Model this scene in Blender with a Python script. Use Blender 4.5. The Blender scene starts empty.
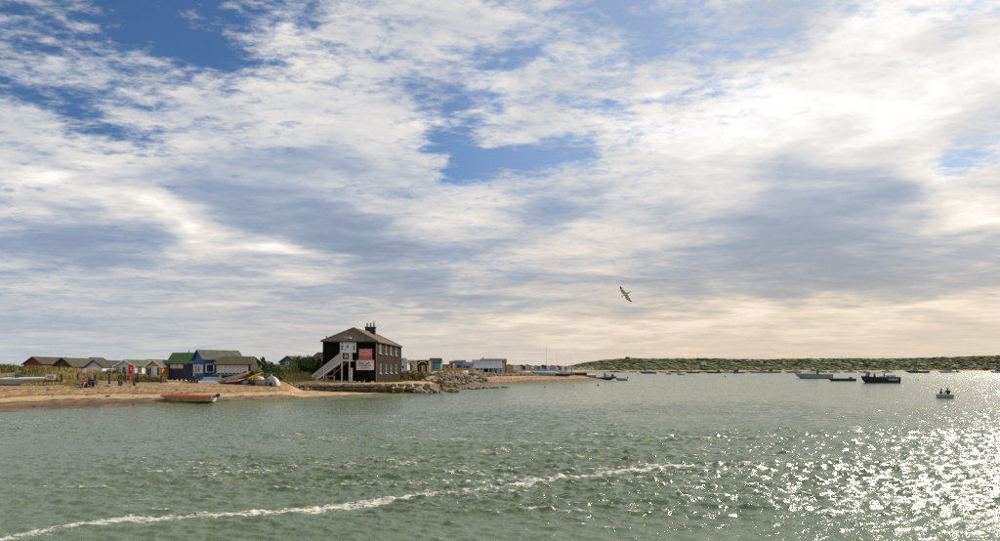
import bpy, bmesh, math, random
import numpy as np
from mathutils import Vector, Matrix, noise as mnoise
random.seed(7)
rng = np.random.default_rng(7)
scene = bpy.context.scene
COL = scene.collection
R = math.radians

# ------------------------------------------------------------------ camera
EYE = 3.3            # metres above the water
FPX = 667.0          # focal length in pixels of a 1000 px wide picture
HZ = 369.0           # row of the horizon
cam_d = bpy.data.cameras.new('camera')
cam_d.sensor_width = 36.0
cam_d.lens = 36.0 * FPX / 1000.0
cam_d.shift_y = (HZ - 270.5) / 1000.0
cam_d.clip_start = 0.2
cam_d.clip_end = 30000
cam = bpy.data.objects.new('camera', cam_d)
cam.location = (0, 0, EYE)
cam.rotation_euler = (R(90), 0, 0)
COL.objects.link(cam)
scene.camera = cam

def P(px, Y, py=None, z=None):
    """point seen at column px (and row py, or at height z) at distance Y"""
    x = (px - 500.0) / FPX * Y
    if z is None:
        z = EYE + (HZ - py) / FPX * Y
    return Vector((x, Y, z))

def YW(py, z=0.0):
    """distance of something of height z seen at row py"""
    return (EYE - z) * FPX / (py - HZ)

# ------------------------------------------------------------------ colour management
scene.view_settings.view_transform = 'Standard'
scene.view_settings.look = 'None'
scene.view_settings.exposure = 0.16
scene.view_settings.gamma = 1.0
scene.cycles.max_bounces = 5
scene.cycles.diffuse_bounces = 2
scene.cycles.glossy_bounces = 3
scene.cycles.transmission_bounces = 2
scene.cycles.transparent_max_bounces = 4
scene.cycles.sample_clamp_indirect = 4.0
scene.cycles.use_denoising = False

# ------------------------------------------------------------------ sun
SUN_AZ, SUN_EL = R(46), R(32)
sun_dir = Vector((math.sin(SUN_AZ)*math.cos(SUN_EL), math.cos(SUN_AZ)*math.cos(SUN_EL), math.sin(SUN_EL)))
sun_d = bpy.data.lights.new('sun', 'SUN')
sun_d.energy = 3.8
sun_d.angle = R(0.55)
sun_d.color = (1.0, 0.90, 0.76)
sun = bpy.data.objects.new('sun', sun_d)
sun.rotation_euler = (-sun_dir).to_track_quat('-Z', 'Y').to_euler()
sun.location = (60, 60, 60)
COL.objects.link(sun)

# ------------------------------------------------------------------ sky
world = bpy.data.worlds.new('World')
scene.world = world
world.use_nodes = True
class NT:
    """small node-tree writer"""
    def __init__(s, tree):
        s.t = tree; s.n = tree.nodes; s.l = tree.links
    def put(s, sock, v):
        if v is None: return
        if isinstance(v, bpy.types.NodeSocket): s.l.new(v, sock)
        elif isinstance(v, (tuple, list)) and sock.type == 'RGBA' and len(v) == 3: sock.default_value = (*v, 1)
        else: sock.default_value = v
    def math(s, op, a, b=None, c=None, clamp=False):
        n = s.n.new('ShaderNodeMath'); n.operation = op; n.use_clamp = clamp
        for i, v in enumerate((a, b, c)): s.put(n.inputs[i], v) if v is not None else None
        return n.outputs[0]
    def vmath(s, op, a, b=None, scale=None, out=0):
        n = s.n.new('ShaderNodeVectorMath'); n.operation = op
        s.put(n.inputs[0], a)
        if b is not None: s.put(n.inputs[1], b)
        if scale is not None: s.put(n.inputs[3], scale)
        return n.outputs[out]
    def noise(s, vec, scale, detail=4, rough=0.55, dist=0.0, out='Fac', lac=2.0):
        n = s.n.new('ShaderNodeTexNoise'); n.noise_dimensions = '3D'
        s.put(n.inputs['Vector'], vec); n.inputs['Scale'].default_value = scale
        n.inputs['Detail'].default_value = detail; n.inputs['Roughness'].default_value = rough
        n.inputs['Distortion'].default_value = dist; n.inputs['Lacunarity'].default_value = lac
        return n.outputs[out]
    def rng(s, v, a, b, c=0.0, d=1.0, smooth=False):
        n = s.n.new('ShaderNodeMapRange'); n.interpolation_type = 'SMOOTHSTEP' if smooth else 'LINEAR'
        s.put(n.inputs[0], v)
        for i, x in enumerate((a, b, c, d)): s.put(n.inputs[i+1], x)
        return n.outputs[0]
    def ramp(s, v, stops):
        n = s.n.new('ShaderNodeValToRGB'); e = n.color_ramp.elements
        while len(e) < len(stops): e.new(0.5)
        for el, (p, c) in zip(e, stops): el.position = p; el.color = (*c, 1)
        s.put(n.inputs[0], v); return n.outputs[0]
    def mix(s, f, a, b, mode='MIX'):
        n = s.n.new('ShaderNodeMix'); n.data_type = 'RGBA'; n.blend_type = mode
        s.put(n.inputs[0], f); s.put(n.inputs[6], a); s.put(n.inputs[7], b)
        return n.outputs[2]
    def mapping(s, vec, loc=(0,0,0), rot=(0,0,0), scale=(1,1,1), typ='POINT'):
        n = s.n.new('ShaderNodeMapping'); n.vector_type = typ
        s.put(n.inputs[0], vec)
        n.inputs['Location'].default_value = loc
        n.inputs['Rotation'].default_value = rot; n.inputs['Scale'].default_value = scale
        return n.outputs[0]
    def comb(s, x, y, z=0.0):
        n = s.n.new('ShaderNodeCombineXYZ')
        for i, v in enumerate((x, y, z)): s.put(n.inputs[i], v)
        return n.outputs[0]

def build_sky():
    world.node_tree.nodes.clear()
    g = NT(world.node_tree)
    co = g.n.new('ShaderNodeTexCoord').outputs['Generated']
    d = g.vmath('NORMALIZE', co)
    sx = g.n.new('ShaderNodeSeparateXYZ'); g.l.new(d, sx.inputs[0])
    x, y, z = sx.outputs
    zc = g.math('MAXIMUM', z, 0.0)
    den = g.math('ADD', zc, 0.10)
    plane = g.comb(g.math('DIVIDE', x, den), g.math('DIVIDE', y, den), 3.7)     # a cloud layer overhead
    az = g.math('ARCTAN2', x, y)
    el = g.math('ARCSINE', z)
    ang = g.comb(az, el)
    w1 = g.noise(plane, 1.1, 4, 0.6, out='Color')
    w1 = g.vmath('SUBTRACT', w1, (0.5, 0.5, 0.5))
    w1 = g.vmath('MULTIPLY', w1, (0.30, 0.16, 0.0))
    A = g.vmath('ADD', ang, w1)

    def blobs(lst, base):
        acc = base
        for (cx, cy, rx, ry, rot, w) in lst:
            u = (cx-500)/FPX; a0 = math.atan(u); e0 = math.atan((HZ-cy)/FPX*math.cos(a0))
            m = g.mapping(A, (a0, e0, 0), (0, 0, R(rot)), (rx/FPX*math.cos(a0)**2, ry/FPX*math.cos(a0), 1), 'TEXTURE')
            q = g.vmath('LENGTH', m, out=1)
            f = g.rng(q, 0.0, 1.0, 1.0, 0.0, True)
            acc = g.math('MULTIPLY_ADD', f, w, acc)
        return acc
    # where there is cloud (+) and where the blue shows (-)
    cover = blobs([
        (185, -5, 200, 70, -6, -0.52), (50, 100, 160, 24, -6, -0.42), (20, 30, 110, 70, 0, -0.24), (110, 50, 120, 60, 0, -0.2),
        (230, 62, 130, 34, -4, -0.34), (170, 100, 120, 30, -12, -.16), (435, 115, 46, 80, 8, -0.40), (505, 150, 115, 36, 0, -0.50),
        (450, 155, 60, 26, 0, -0.35), (520, 42, 80, 22, 5, -0.40), (590, 92, 90, 16, 0, -0.36), (480, 75, 60, 22, 0, -0.28),
        (625, 10, 120, 46, -10, -0.40), (350, 25, 110, 40, -8, -0.16), (735, 28, 100, 55, -20, -0.10), (985, 150, 85, 48, 10, -0.50),
        (172, 195, 30, 24, -30, -0.36), (215, 212, 60, 14, -20, -0.22), (130, 175, 26, 6, 0, -.1),
        (130, 250, 130, 16, -6, -.10), (330, 110, 170, 60, -15, 0.14), (110, 82, 120, 20, -14, 0.10), (540, 108, 100, 24, 0, 0.20),
        (820, 150, 300, 160, 10, 0.34), (430, 20, 130, 60, 10, 0.12),
        (250, 230, 420, 130, 0, 0.34), (800, 250, 400, 120, 0, 0.4), (500, 345, 900, 60, 0, 0.25)], 0.56)
    # how brightly lit the cloud is
    light = blobs([
        (800, 235, 180, 84, 8, -0.74), (900, 275, 280, 50, 4, -0.62), (640, 275, 160, 50, 0, -0.36), (560, 205, 100, 44, 10, -0.44),
        (800, 160, 110, 36, 25, -0.28), (880, 180, 60, 60, 20, -0.22), (610, 178, 34, 18, 0, -0.2), (690, 190, 60, 40, 20, -.16),
        (330, 240, 240, 52, -20, -0.80), (60, 240, 200, 46, -8, -0.66), (200, 295, 320, 34, -3, -0.36), (60, 165, 130, 18, -8, -0.22),
        (290, 165, 120, 26, -14, -0.30), (240, 150, 160, 14, -6, -0.14), (390, 190, 60, 50, 0, -.22), (40, 325, 300, 30, 0, -0.34),
        (400, 300, 200, 30, 0, -0.26), (470, 245, 80, 30, -10, -.22), (985, 215, 80, 40, 0, 0.22),
        (150, 225, 110, 40, -24, 0.36), (300, 265, 160, 14, -5, 0.30), (60, 190, 120, 22, 0, 0.2), (120, 280, 200, 12, 0, .24), (330, 310, 240, 9, -3, 0.22),
        (860, 85, 320, 105, 14, 0.38), (800, 12, 110, 30, 0, -0.30), (985, 95, 70, 50, 0, -0.36), (960, 20, 80, 20, 0, -.2), (660, 130, 160, 70, 10, 0.12), (330, 95, 200, 60, -12, 0.16),
        (480, 215, 100, 30, 20, .14), (600, 235, 90, 30, 10, .16),
        (800, 325, 560, 24, 0, 0.40), (960, 180, 100, 30, 0, 0.25), (540, 330, 200, 24, 0, 0.22)], 0.60)

    fine = g.noise(g.mapping(plane, scale=(1.0, 1.25, 1.0)), 6.2, 9, 0.62, 0.25)
    big = g.noise(plane, 1.9, 3, 0.5, 0.3)
    puff = g.noise(g.mapping(plane, rot=(0, 0, R(20)), scale=(1.0, 1.4, 1.0)), 20.0, 6, 0.6, 0.3)
    dens = g.math('ADD', cover, g.math('MULTIPLY', g.math('SUBTRACT', fine, 0.5), 1.3))
    dens = g.math('ADD', dens, g.math('MULTIPLY', g.math('SUBTRACT', big, 0.5), 0.35))
    dens = g.math('ADD', dens, g.math('MULTIPLY', g.math('SUBTRACT', puff, 0.5), 0.75))
    alpha = g.rng(dens, 0.14, 0.70, 0.0, 1.0, True)

    shade = g.noise(g.mapping(plane, loc=(4.1, 1.3, 0), rot=(0, 0, R(-32)), scale=(0.85, 1.35, 1.0)), 2.0, 8, 0.56, 0.6)
    shade2 = g.noise(g.mapping(plane, loc=(9.1, 2.3, 0), scale=(1, 1.2, 1)), 9.0, 7, 0.6, 0.2)
    lit = g.math('ADD', light, g.math('MULTIPLY', g.math('SUBTRACT', shade, 0.5), 1.25))
    lit = g.math('ADD', lit, g.math('MULTIPLY', g.math('SUBTRACT', shade2, 0.5), 0.46))
    lit = g.math('ADD', lit, g.math('MULTIPLY', g.math('SUBTRACT', puff, 0.5), 0.16))
    # brighter towards the sun
    sd = g.vmath('DOT_PRODUCT', d, tuple(sun_dir), out=1)
    glow = g.rng(sd, 0.72, 1.0, 0.0, 1.0, False)
    glow2 = g.math('POWER', glow, 1.6)
    lit = g.math('ADD', lit, g.math('MULTIPLY', glow2, 0.16))
    lit = g.rng(lit, -0.5, 1.1, 0.0, 1.0)
    cloud = g.ramp(lit, [(0.0, (0.185, 0.245, 0.345)), (0.31, (0.265, 0.330, 0.440)), (0.49, (0.37, 0.422, 0.51)), (0.656, (0.565, 0.575, 0.595)),
                         (0.81, (0.715, 0.695, 0.67)), (0.95, (0.88, 0.865, 0.85)), (1.0, (0.93, 0.92, 0.91))])
    # warmth of the low sky, stronger below the sun
    lowr = g.math('MULTIPLY', g.rng(el, 0.02, 0.30, 1.0, 0.0, True), g.rng(az, -0.75, 0.45, 0.15, 1.0, True))
    cloud = g.mix(g.math('MULTIPLY', lowr, 0.9), cloud, g.mix(1.0, cloud, (1.04, 0.88, 0.70), 'MULTIPLY'))
    cloud = g.mix(g.math('MULTIPLY', glow, 0.16), cloud, (1.0, 0.97, 0.94))

    sky = g.n.new('ShaderNodeTexSky'); sky.sky_type = 'NISHITA'; sky.sun_disc = False
    sky.sun_elevation = SUN_EL; sky.sun_rotation = SUN_AZ
    sky.air_density = 1.0; sky.dust_density = 0.6; sky.ozone_density = 2.0
    STR = 0.10
    clear = g.mix(1.0, sky.outputs[0], (0.40, 0.59, 0.78), 'MULTIPLY')
    clear = g.mix(g.math('MULTIPLY', g.rng(sd, 0.60, 1.0), 0.75), clear, (4.4, 5.2, 6.6))
    hz = g.rng(el, 0.0, 0.16, 0.82, 0.0, True)
    hcol = g.mix(g.rng(az, -0.7, 0.4, 0, 1, True), (4.1, 4.5, 4.9), (6.5, 5.5, 4.3))
    cloudS = g.vmath('SCALE', cloud, scale=1.0/STR)
    out = g.mix(alpha, clear, cloudS)
    out = g.mix(g.math('MULTIPLY', hz, 0.85), out, hcol)
    bg = g.n.new('ShaderNodeBackground'); g.put(bg.inputs[0], out); bg.inputs[1].default_value = STR
    wo = g.n.new('ShaderNodeOutputWorld'); g.l.new(bg.outputs[0], wo.inputs[0])
build_sky()
world.cycles.sampling_method = 'MANUAL'
world.cycles.sample_map_resolution = 512

# ------------------------------------------------------------------ materials
MATS = {}
def mat(name, col, rough=0.6, var=0.0, scale=8.0, bump=0.0, bscale=None, metal=0.0, spec=0.5, stretch=(1,1,1), col2=None, trans=0.0):
    if name in MATS: return MATS[name]
    m = bpy.data.materials.new(name); m.use_nodes = True
    g = NT(m.node_tree); b = m.node_tree.nodes['Principled BSDF']
    b.inputs['Roughness'].default_value = rough; b.inputs['Metallic'].default_value = metal
    b.inputs['Specular IOR Level'].default_value = spec
    b.inputs['Base Color'].default_value = (*col, 1)
    if var > 0 or col2:
        tc = g.n.new('ShaderNodeTexCoord').outputs['Object']
        v = g.mapping(tc, scale=stretch)
        oi = g.n.new('ShaderNodeObjectInfo').outputs['Random']
        v = g.vmath('ADD', v, g.comb(g.math('MULTIPLY', oi, 37.0), g.math('MULTIPLY', oi, 11.0), 0.0))
        n = g.noise(v, scale, 5, 0.65)
        c2 = col2 if col2 else tuple(min(1, c*(1-var)) for c in col)
        c1 = col if col2 else tuple(min(1, c*(1+var*0.6)) for c in col)
        c = g.mix(g.rng(n, 0.32, 0.68), c1, c2)
        g.put(b.inputs['Base Color'], c)
        g.put(b.inputs['Roughness'], g.rng(n, 0.2, 0.8, max(0.02, rough-0.12), min(1, rough+0.12)))
        if bump > 0:
            bn = g.n.new('ShaderNodeBump'); bn.inputs['Strength'].default_value = bump; bn.inputs['Distance'].default_value = 0.05
            g.put(bn.inputs['Height'], g.noise(v, bscale or scale*3, 4, 0.6)); g.l.new(bn.outputs[0], b.inputs['Normal'])
    MATS[name] = m
    return m

# ------------------------------------------------------------------ mesh writer
class MB:
    def __init__(s): s.v = []; s.f = []; s.m = []; s.mats = []; s.sm = []
    def mi(s, m):
        if m not in s.mats: s.mats.append(m)
        return s.mats.index(m)
    def add(s, vs, fs, m=None, smooth=False, M=None):
        o = len(s.v); k = s.mi(m)
        s.v += [tuple(M @ Vector(v)) if M is not None else tuple(v) for v in vs]
        s.f += [tuple(i+o for i in f) for f in fs]; s.m += [k]*len(fs); s.sm += [smooth]*len(fs)
        return s
    def box(s, c, d, m=None, M=None, taper=1.0):
        x, y, z = c; a, b, h = d[0]/2, d[1]/2, d[2]/2; t = taper
        vs = [(x-a,y-b,z-h),(x+a,y-b,z-h),(x+a,y+b,z-h),(x-a,y+b,z-h),(x-a*t,y-b*t,z+h),(x+a*t,y-b*t,z+h),(x+a*t,y+b*t,z+h),(x-a*t,y+b*t,z+h)]
        return s.add(vs, [(0,3,2,1),(4,5,6,7),(0,1,5,4),(1,2,6,5),(2,3,7,6),(3,0,4,7)], m, False, M)
    def tube(s, p, q, r, m=None, n=8, r2=None, M=None, smooth=True):
        p = Vector(p); q = Vector(q); d = (q-p).normalized()
        a = d.orthogonal().normalized(); b = d.cross(a); r2 = r if r2 is None else r2
        vs = []
        for k in range(n):
            t = 2*math.pi*k/n; e = a*math.cos(t)+b*math.sin(t)
            vs += [p+e*r, q+e*r2]
        fs = [(2*k, 2*((k+1)%n), 2*((k+1)%n)+1, 2*k+1) for k in range(n)]
        o = s.add(vs, fs, m, smooth, M)
        s.add([v for v in vs[0::2]], [tuple(range(n))[::-1]], m, False, M)
        return s.add([v for v in vs[1::2]], [tuple(range(n))], m, False, M)
    def bar(s, p, q, w, h, m=None, M=None):
        """rectangular bar from p to q, w across, h up"""
        p = Vector(p); q = Vector(q); d = (q-p).normalized()
        side = d.cross(Vector((0,0,1)))
        side = Vector((1,0,0)) if side.length < 1e-3 else side.normalized()
        up = side.cross(d)
        a = side*w/2; b = up*h/2
        vs = [p-a-b, p+a-b, p+a+b, p-a+b, q-a-b, q+a-b, q+a+b, q-a+b]
        return s.add(vs, [(0,1,2,3),(7,6,5,4),(0,4,5,1),(1,5,6,2),(2,6,7,3),(3,7,4,0)], m, False, M)
    def slab(s, pts, t, m=None, M=None):
        """planar polygon thickened by t along its normal, downwards"""
        pts = [Vector(p) for p in pts]; n = (pts[1]-pts[0]).cross(pts[2]-pts[0]).normalized()
        lo = [p-n*t for p in pts]; k = len(pts)
        fs = [tuple(range(k)), tuple(range(2*k-1, k-1, -1))] + [(i, i+k, (i+1)%k+k, (i+1)%k) for i in range(k)]
        return s.add(pts+lo, fs, m, False, M)
    def ball(s, c, r, m=None, seg=10, ring=7, M=None):
        vs = [(c[0], c[1], c[2]-r[2])]
        for i in range(1, ring):
            t = math.pi*i/ring
            for k in range(seg):
                a = 2*math.pi*k/seg
                vs.append((c[0]+r[0]*math.sin(t)*math.cos(a), c[1]+r[1]*math.sin(t)*math.sin(a), c[2]-r[2]*math.cos(t)))
        vs.append((c[0], c[1], c[2]+r[2])); fs = []
        for k in range(seg): fs.append((0, 1+(k+1)%seg, 1+k))
        for i in range(ring-2):
            for k in range(seg):
                a = 1+i*seg+k; b = 1+i*seg+(k+1)%seg
                fs.append((a, b, b+seg, a+seg))
        e = len(vs)-1; o = 1+(ring-2)*seg
        for k in range(seg): fs.append((o+k, o+(k+1)%seg, e))
        return s.add(vs, fs, m, True, M)
    def mesh(s, name):
        me = bpy.data.meshes.new(name); me.from_pydata(s.v, [], s.f)
        for m in s.mats:
            if m is not None: me.materials.append(m)
        me.polygons.foreach_set('material_index', s.m); me.polygons.foreach_set('use_smooth', s.sm)
        me.update(); return me
    def build(s, name, parent=None, loc=(0,0,0), rot=(0,0,0)):
        o = bpy.data.objects.new(name, s.mesh(name)); COL.objects.link(o)
        o.location = loc; o.rotation_euler = rot
        if parent is not None: o.parent = parent
        return o

def tag(o, label=None, cat=None, group=None, kind=None):
    if label: o['label'] = label
    if cat: o['category'] = cat
    if group: o['group'] = group
    if kind: o['kind'] = kind
    return o
def thing(name, label, cat, loc=(0,0,0), rz=0.0, group=None, rot=None, scale=None):
    o = bpy.data.objects.new(name, None); COL.objects.link(o)
    o.empty_display_size = 0.3
    o.location = loc; o.rotation_euler = rot if rot else (0, 0, rz)
    if scale: o.scale = (scale, scale, scale)
    return tag(o, label, cat, group)
def part(name, me, parent, loc=(0,0,0), rot=(0,0,0), scale=(1,1,1), label=None):
    o = bpy.data.objects.new(name, me); COL.objects.link(o); o.parent = parent
    o.location = loc; o.rotation_euler = rot; o.scale = scale
    if label: o['label'] = label
    return o
def copy_tree(o, parent=None):
    c = o.copy(); COL.objects.link(c); c.parent = parent
    for ch in list(o.children): copy_tree(ch, c)
    return c

# ------------------------------------------------------------------ smooth numpy value noise
def vnoise(x, y, seed=0):
    r = np.random.default_rng(seed); T = r.random((256, 256))
    xi = np.floor(x).astype(int); yi = np.floor(y).astype(int); fx = x-xi; fy = y-yi
    fx = fx*fx*(3-2*fx); fy = fy*fy*(3-2*fy)
    a = T[xi % 256, yi % 256]; b = T[(xi+1) % 256, yi % 256]; c = T[xi % 256, (yi+1) % 256]; d = T[(xi+1) % 256, (yi+1) % 256]
    return (a*(1-fx)+b*fx)*(1-fy)+(c*(1-fx)+d*fx)*fy
def fbm(x, y, seed=0, octv=4, rough=0.5):
    s = 0; a = 1; t = 0
    for k in range(octv):
        s = s + a*vnoise(x*2**k+17*k, y*2**k-9*k, seed+k); t += a; a *= rough
    return s/t
def sstep(a, b, x):
    t = np.clip((x-a)/(b-a), 0, 1); return t*t*(3-2*t)

def grid_mesh(name, X, Y, Z, keep=None, attrs=None, material=None):
    nr, nc = X.shape
    co = np.stack([X, Y, Z], -1).reshape(-1, 3).astype(np.float32)
    idx = np.arange(nr*nc).reshape(nr, nc)
    q = np.stack([idx[:-1,:-1], idx[:-1,1:], idx[1:,1:], idx[1:,:-1]], -1).reshape(-1, 4)
    if keep is not None:
        k = keep.reshape(-1); q = q[k[q].any(1)]
        used = np.unique(q); remap = np.full(nr*nc, -1); remap[used] = np.arange(len(used))
        q = remap[q]; co = co[used]
        if attrs: attrs = {a: v.reshape(-1)[used] for a, v in attrs.items()}
    me = bpy.data.meshes.new(name)
    me.vertices.add(len(co)); me.vertices.foreach_set('co', co.ravel())
    me.loops.add(q.size); me.loops.foreach_set('vertex_index', q.ravel().astype(np.int32))
    me.polygons.add(len(q)); me.polygons.foreach_set('loop_start', np.arange(0, q.size, 4, dtype=np.int32))
    me.update(calc_edges=True)
    me.polygons.foreach_set('use_smooth', np.ones(len(q), bool))
    for a, v in (attrs or {}).items():
        at = me.attributes.new(a, 'FLOAT', 'POINT'); at.data.foreach_set('value', v.reshape(-1).astype(np.float32))
    if material: me.materials.append(material)
    o = bpy.data.objects.new(name, me); COL.objects.link(o)
    return o

# ------------------------------------------------------------------ the water
def build_water():
    m = bpy.data.materials.new('sea_water'); m.use_nodes = True
    g = NT(m.node_tree); b = m.node_tree.nodes['Principled BSDF']
    geo = g.n.new('ShaderNodeNewGeometry').outputs['Position']
    at = g.n.new('ShaderNodeAttribute'); at.attribute_name = 'foam'
    dist = g.vmath('LENGTH', geo, out=1)
    n1 = g.noise(g.mapping(geo, scale=(1, 1.0, 1)), 9.0, 5, 0.62, 0.4)
    n2 = g.noise(geo, 1.3, 4, 0.6, 0.3)
    n3 = g.noise(geo, 0.12, 3, 0.6, 0.3)
    n4 = g.noise(g.mapping(geo, scale=(0.75, 1.0, 1)), 0.42, 4, 0.62, 0.3); n5 = g.noise(g.mapping(geo, scale=(0.6, 1.0, 1)), 0.10, 4, 0.62, 0.3)
    hgt = g.math('ADD', g.math('MULTIPLY', n1, 0.024), g.math('MULTIPLY', n2, g.rng(dist, 12, 60, 0.05, 0.20)))
    hgt = g.math('ADD', hgt, g.math('MULTIPLY', n4, g.rng(dist, 35, 110, 0.0, 0.75)))
    hgt = g.math('ADD', hgt, g.math('MULTIPLY', n5, g.rng(dist, 90, 400, 0.0, 2.8)))
    bn = g.n.new('ShaderNodeBump'); bn.inputs['Distance'].default_value = 1.0
    g.put(bn.inputs['Strength'], g.rng(dist, 12, 90, 1.0, 0.60)); g.put(bn.inputs['Height'], hgt)
    col = g.mix(g.rng(n3, 0.35, 0.65), (0.098, 0.145, 0.060), (0.132, 0.162, 0.090))
    fo = g.noise(g.mapping(geo, scale=(0.55, 1.0, 1)), 11.0, 6, 0.72, 0.5)
    fm = g.math('ADD', at.outputs['Fac'], g.math('MULTIPLY', g.math('SUBTRACT', fo, 0.5), 3.2))
    fm = g.rng(fm, 0.56, 0.92, 0.0, 1.0, True)
    fm = g.math('MULTIPLY', fm, g.rng(at.outputs['Fac'], 0.02, 0.12))
    g.put(b.inputs['Base Color'], g.mix(fm, col, (0.66, 0.63, 0.55)))
    b.inputs['IOR'].default_value = 1.48
    ro = g.math('ADD', g.rng(dist, 15, 300, 0.04, 0.14), g.rng(g.noise(geo, 5.0, 5, 0.8), 0.40, 0.64, 0.03, 0.16))
    g.put(b.inputs['Roughness'], g.mix(fm, ro, (0.8, 0.8, 0.8)))
    g.l.new(bn.outputs[0], b.inputs['Normal'])

    r = [4.0]
    while r[-1] < 20000:
        x = r[-1]
        r.append(x + (0.075 if x < 12 else x*0.0042 if x < 50 else x*0.0042*(x/50)**1.1 if x < 400 else x*0.04 if x < 1500 else x*0.2))
    r = np.array(r); a = np.radians(np.linspace(-47, 47, 1080))
    Rr, A = np.meshgrid(r, a, indexing='ij')
    X = Rr*np.sin(A); Y = Rr*np.cos(A)
    rg = np.random.default_rng(5)
    N = 110
    lam = np.exp(rg.uniform(math.log(0.15), math.log(2.0), N))
    k = 2*math.pi/lam
    th = R(-82) + rg.normal(0, 0.60, N)                    # running towards the camera and to the right
    w = np.exp(-((np.log(lam)-math.log(0.34))/0.70)**2)
    sl = w*0.28*math.sqrt(2)/math.sqrt((w**2).sum())
    amp = sl/k; ph = rg.uniform(0, 6.283, N)
    # rougher tide race with calmer slicks
    rough = 0.62 + 0.75*sstep(0.34, 0.72, fbm(X*0.055+9, Y*0.09+3, 3, 3))
    rough = rough*(1-0.12*sstep(36, 62, Y+0.10*X))*(1-0.30*sstep(90, 260, Rr))
    rough = rough*(1-0.35*sstep(17.5, 12, Y)*sstep(-2, 8, X))
    dr = np.gradient(r)[:, None]
    H = np.zeros_like(X); DX = np.zeros_like(X); DY = np.zeros_like(X)
    for i in range(N):
        kx, ky = k[i]*math.cos(th[i]), k[i]*math.sin(th[i])
        rowmask = (lam[i]/dr)[:, 0] > 1.7
        n = int(np.argmax(~rowmask)) if (~rowmask).any() else len(r)
        if n == 0: continue
        fade = np.clip((lam[i]/dr[:n]-1.7)/1.2, 0, 1)*amp[i]
        p = kx*X[:n]+ky*Y[:n]+ph[i]
        c = np.cos(p); s = np.sin(p)
        H[:n] += fade*c; DX[:n] -= fade*s*math.cos(th[i]); DY[:n] -= fade*s*math.sin(th[i])
    # short peaky chop with sharp crests on top of the swell
    nf = int((Rr[:, 0] < 130).sum()); xw = X[:nf]+DX[:nf]*2; yw = Y[:nf]+DY[:nf]*2
    for sc, am, sd_ in ((0.9, 0.046, 70), (1.9, 0.050, 71), (3.8, 0.036, 72), (7.6, 0.018, 73)):
        ca, sa = math.cos(0.35), math.sin(0.35)
        u = (xw*ca-yw*sa)*sc*0.58; v = (xw*sa+yw*ca)*sc*1.35
        u = u+0.5*fbm(u*.7, v*.7, sd_+20, 2); q = 1-np.abs(2*vnoise(u, v, sd_)-1); q = q*q
        H[:nf] += am*(q-0.4)*np.clip(1/sc/dr[:nf]-0.6, 0, 1)
    H *= rough; DX *= rough*1.0; DY *= rough*1.0
    # foam: a drifting line of froth and a few breaking crests
    line = [(-60, 546.5), (0, 539), (60, 527), (120, 520), (240, 514), (330, 508), (400, 500), (500, 487), (570, 477), (640, 470), (720, 464), (790, 461)]
    pts = np.array([[P(px, YW(py), z=0).x, YW(py)] for px, py in line])
    best = np.full(X.shape, 9.0); tt = np.zeros(X.shape)
    nn = (Rr[:, 0] < 45).sum()
    xs, ys = X[:nn], Y[:nn]; bb = best[:nn]; t2 = tt[:nn]
    for i in range(len(pts)-1):
        p, q = pts[i], pts[i+1]; d = q-p; L2 = (d**2).sum()
        t = np.clip(((xs-p[0])*d[0]+(ys-p[1])*d[1])/L2, 0, 1)
        dd = np.hypot(xs-p[0]-t*d[0], ys-p[1]-t*d[1])
        u = dd < bb; bb = np.where(u, dd, bb); t2 = np.where(u, i+t, t2)
    wid = 0.22+0.62*fbm(xs*0.35, ys*0.35, 11, 3)*(0.4+1.2*fbm(xs*0.9, ys*0.9, 21, 2))+0.10*np.exp(-((t2-6.6)/1.2)**2)
    wob = (fbm(xs*1.6, ys*1.6, 31, 3)-0.5)*0.22
    fl = np.clip(1.0-np.abs(bb+wob)/wid, 0, 1)*(1-0.35*sstep(8.5, 10.5, t2))*(1-sstep(10.4, 11.3, t2))
    fl *= 0.36+1.15*fbm(xs*0.9+4, ys*1.6, 41, 4, 0.6)
    halo = np.clip(1-bb/(wid*3.5), 0, 1)*0.34*(1-sstep(10.0, 11.2, t2))
    foam = np.zeros(X.shape); foam[:nn] = np.maximum(fl*1.15, halo)
    sig = (H-H[:nf].mean())/H[:nf].std()
    crest = sstep(0.8, 2.1, sig)*sstep(0.36, 0.58, fbm(X*0.35, Y*0.5, 51, 3))*0.66*(1-sstep(50, 80, Rr))
    foam = np.maximum(foam, crest)
    o = grid_mesh('water', X+DX, Y+DY, H, attrs={'foam': foam}, material=m)
    tag(o, kind='structure')
    sea = MB(); S = 26000
    sea.add([(-S,-S,-0.9),(S,-S,-0.9),(S,S,-0.9),(-S,S,-0.9)], [(0,1,2,3)], m)
    tag(sea.build('open_water'), kind='structure')
build_water()

# ------------------------------------------------------------------ the land
SHORE_PX = [(-260, 436), (-100, 419), (0, 412.5), (60, 409.3), (120, 407.5), (170, 406.6), (230, 405.2), (280, 402.6), (330, 400.0),
            (400, 396.3), (450, 393.2), (490, 390.0), (509, 388.3), (504, 386.0), (512, 385.5), (535, 385.0), (560, 384.4),
            (590, 383.0), (613, 381.2), (604, 379.2), (590, 377.6), (583, 376.0), (578, 374.8), (590, 373.6), (588, 372.4),
            (612, 371.7), (700, 371.5), (800, 371.4), (900, 371.3), (1000, 371.2), (1250, 371.1)]
SHORE = [(P(px, YW(py), z=0).x, YW(py)) for px, py in SHORE_PX]
POLY = np.array(SHORE + [(3500, 1500), (3500, 5000), (40, 5000), (40, 1500), (60, 700), (20, 420), (-20, 300), (-60, 205), (-140, 175), (-600, 165), (-600, 10)])
WALL = [(P(px, Y, z=0).x, Y) for px, Y in ((286, 86.5), (300, 85.6), (330, 85.0), (370, 84.8), (400, 86.0), (424, 89.0))]

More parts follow.
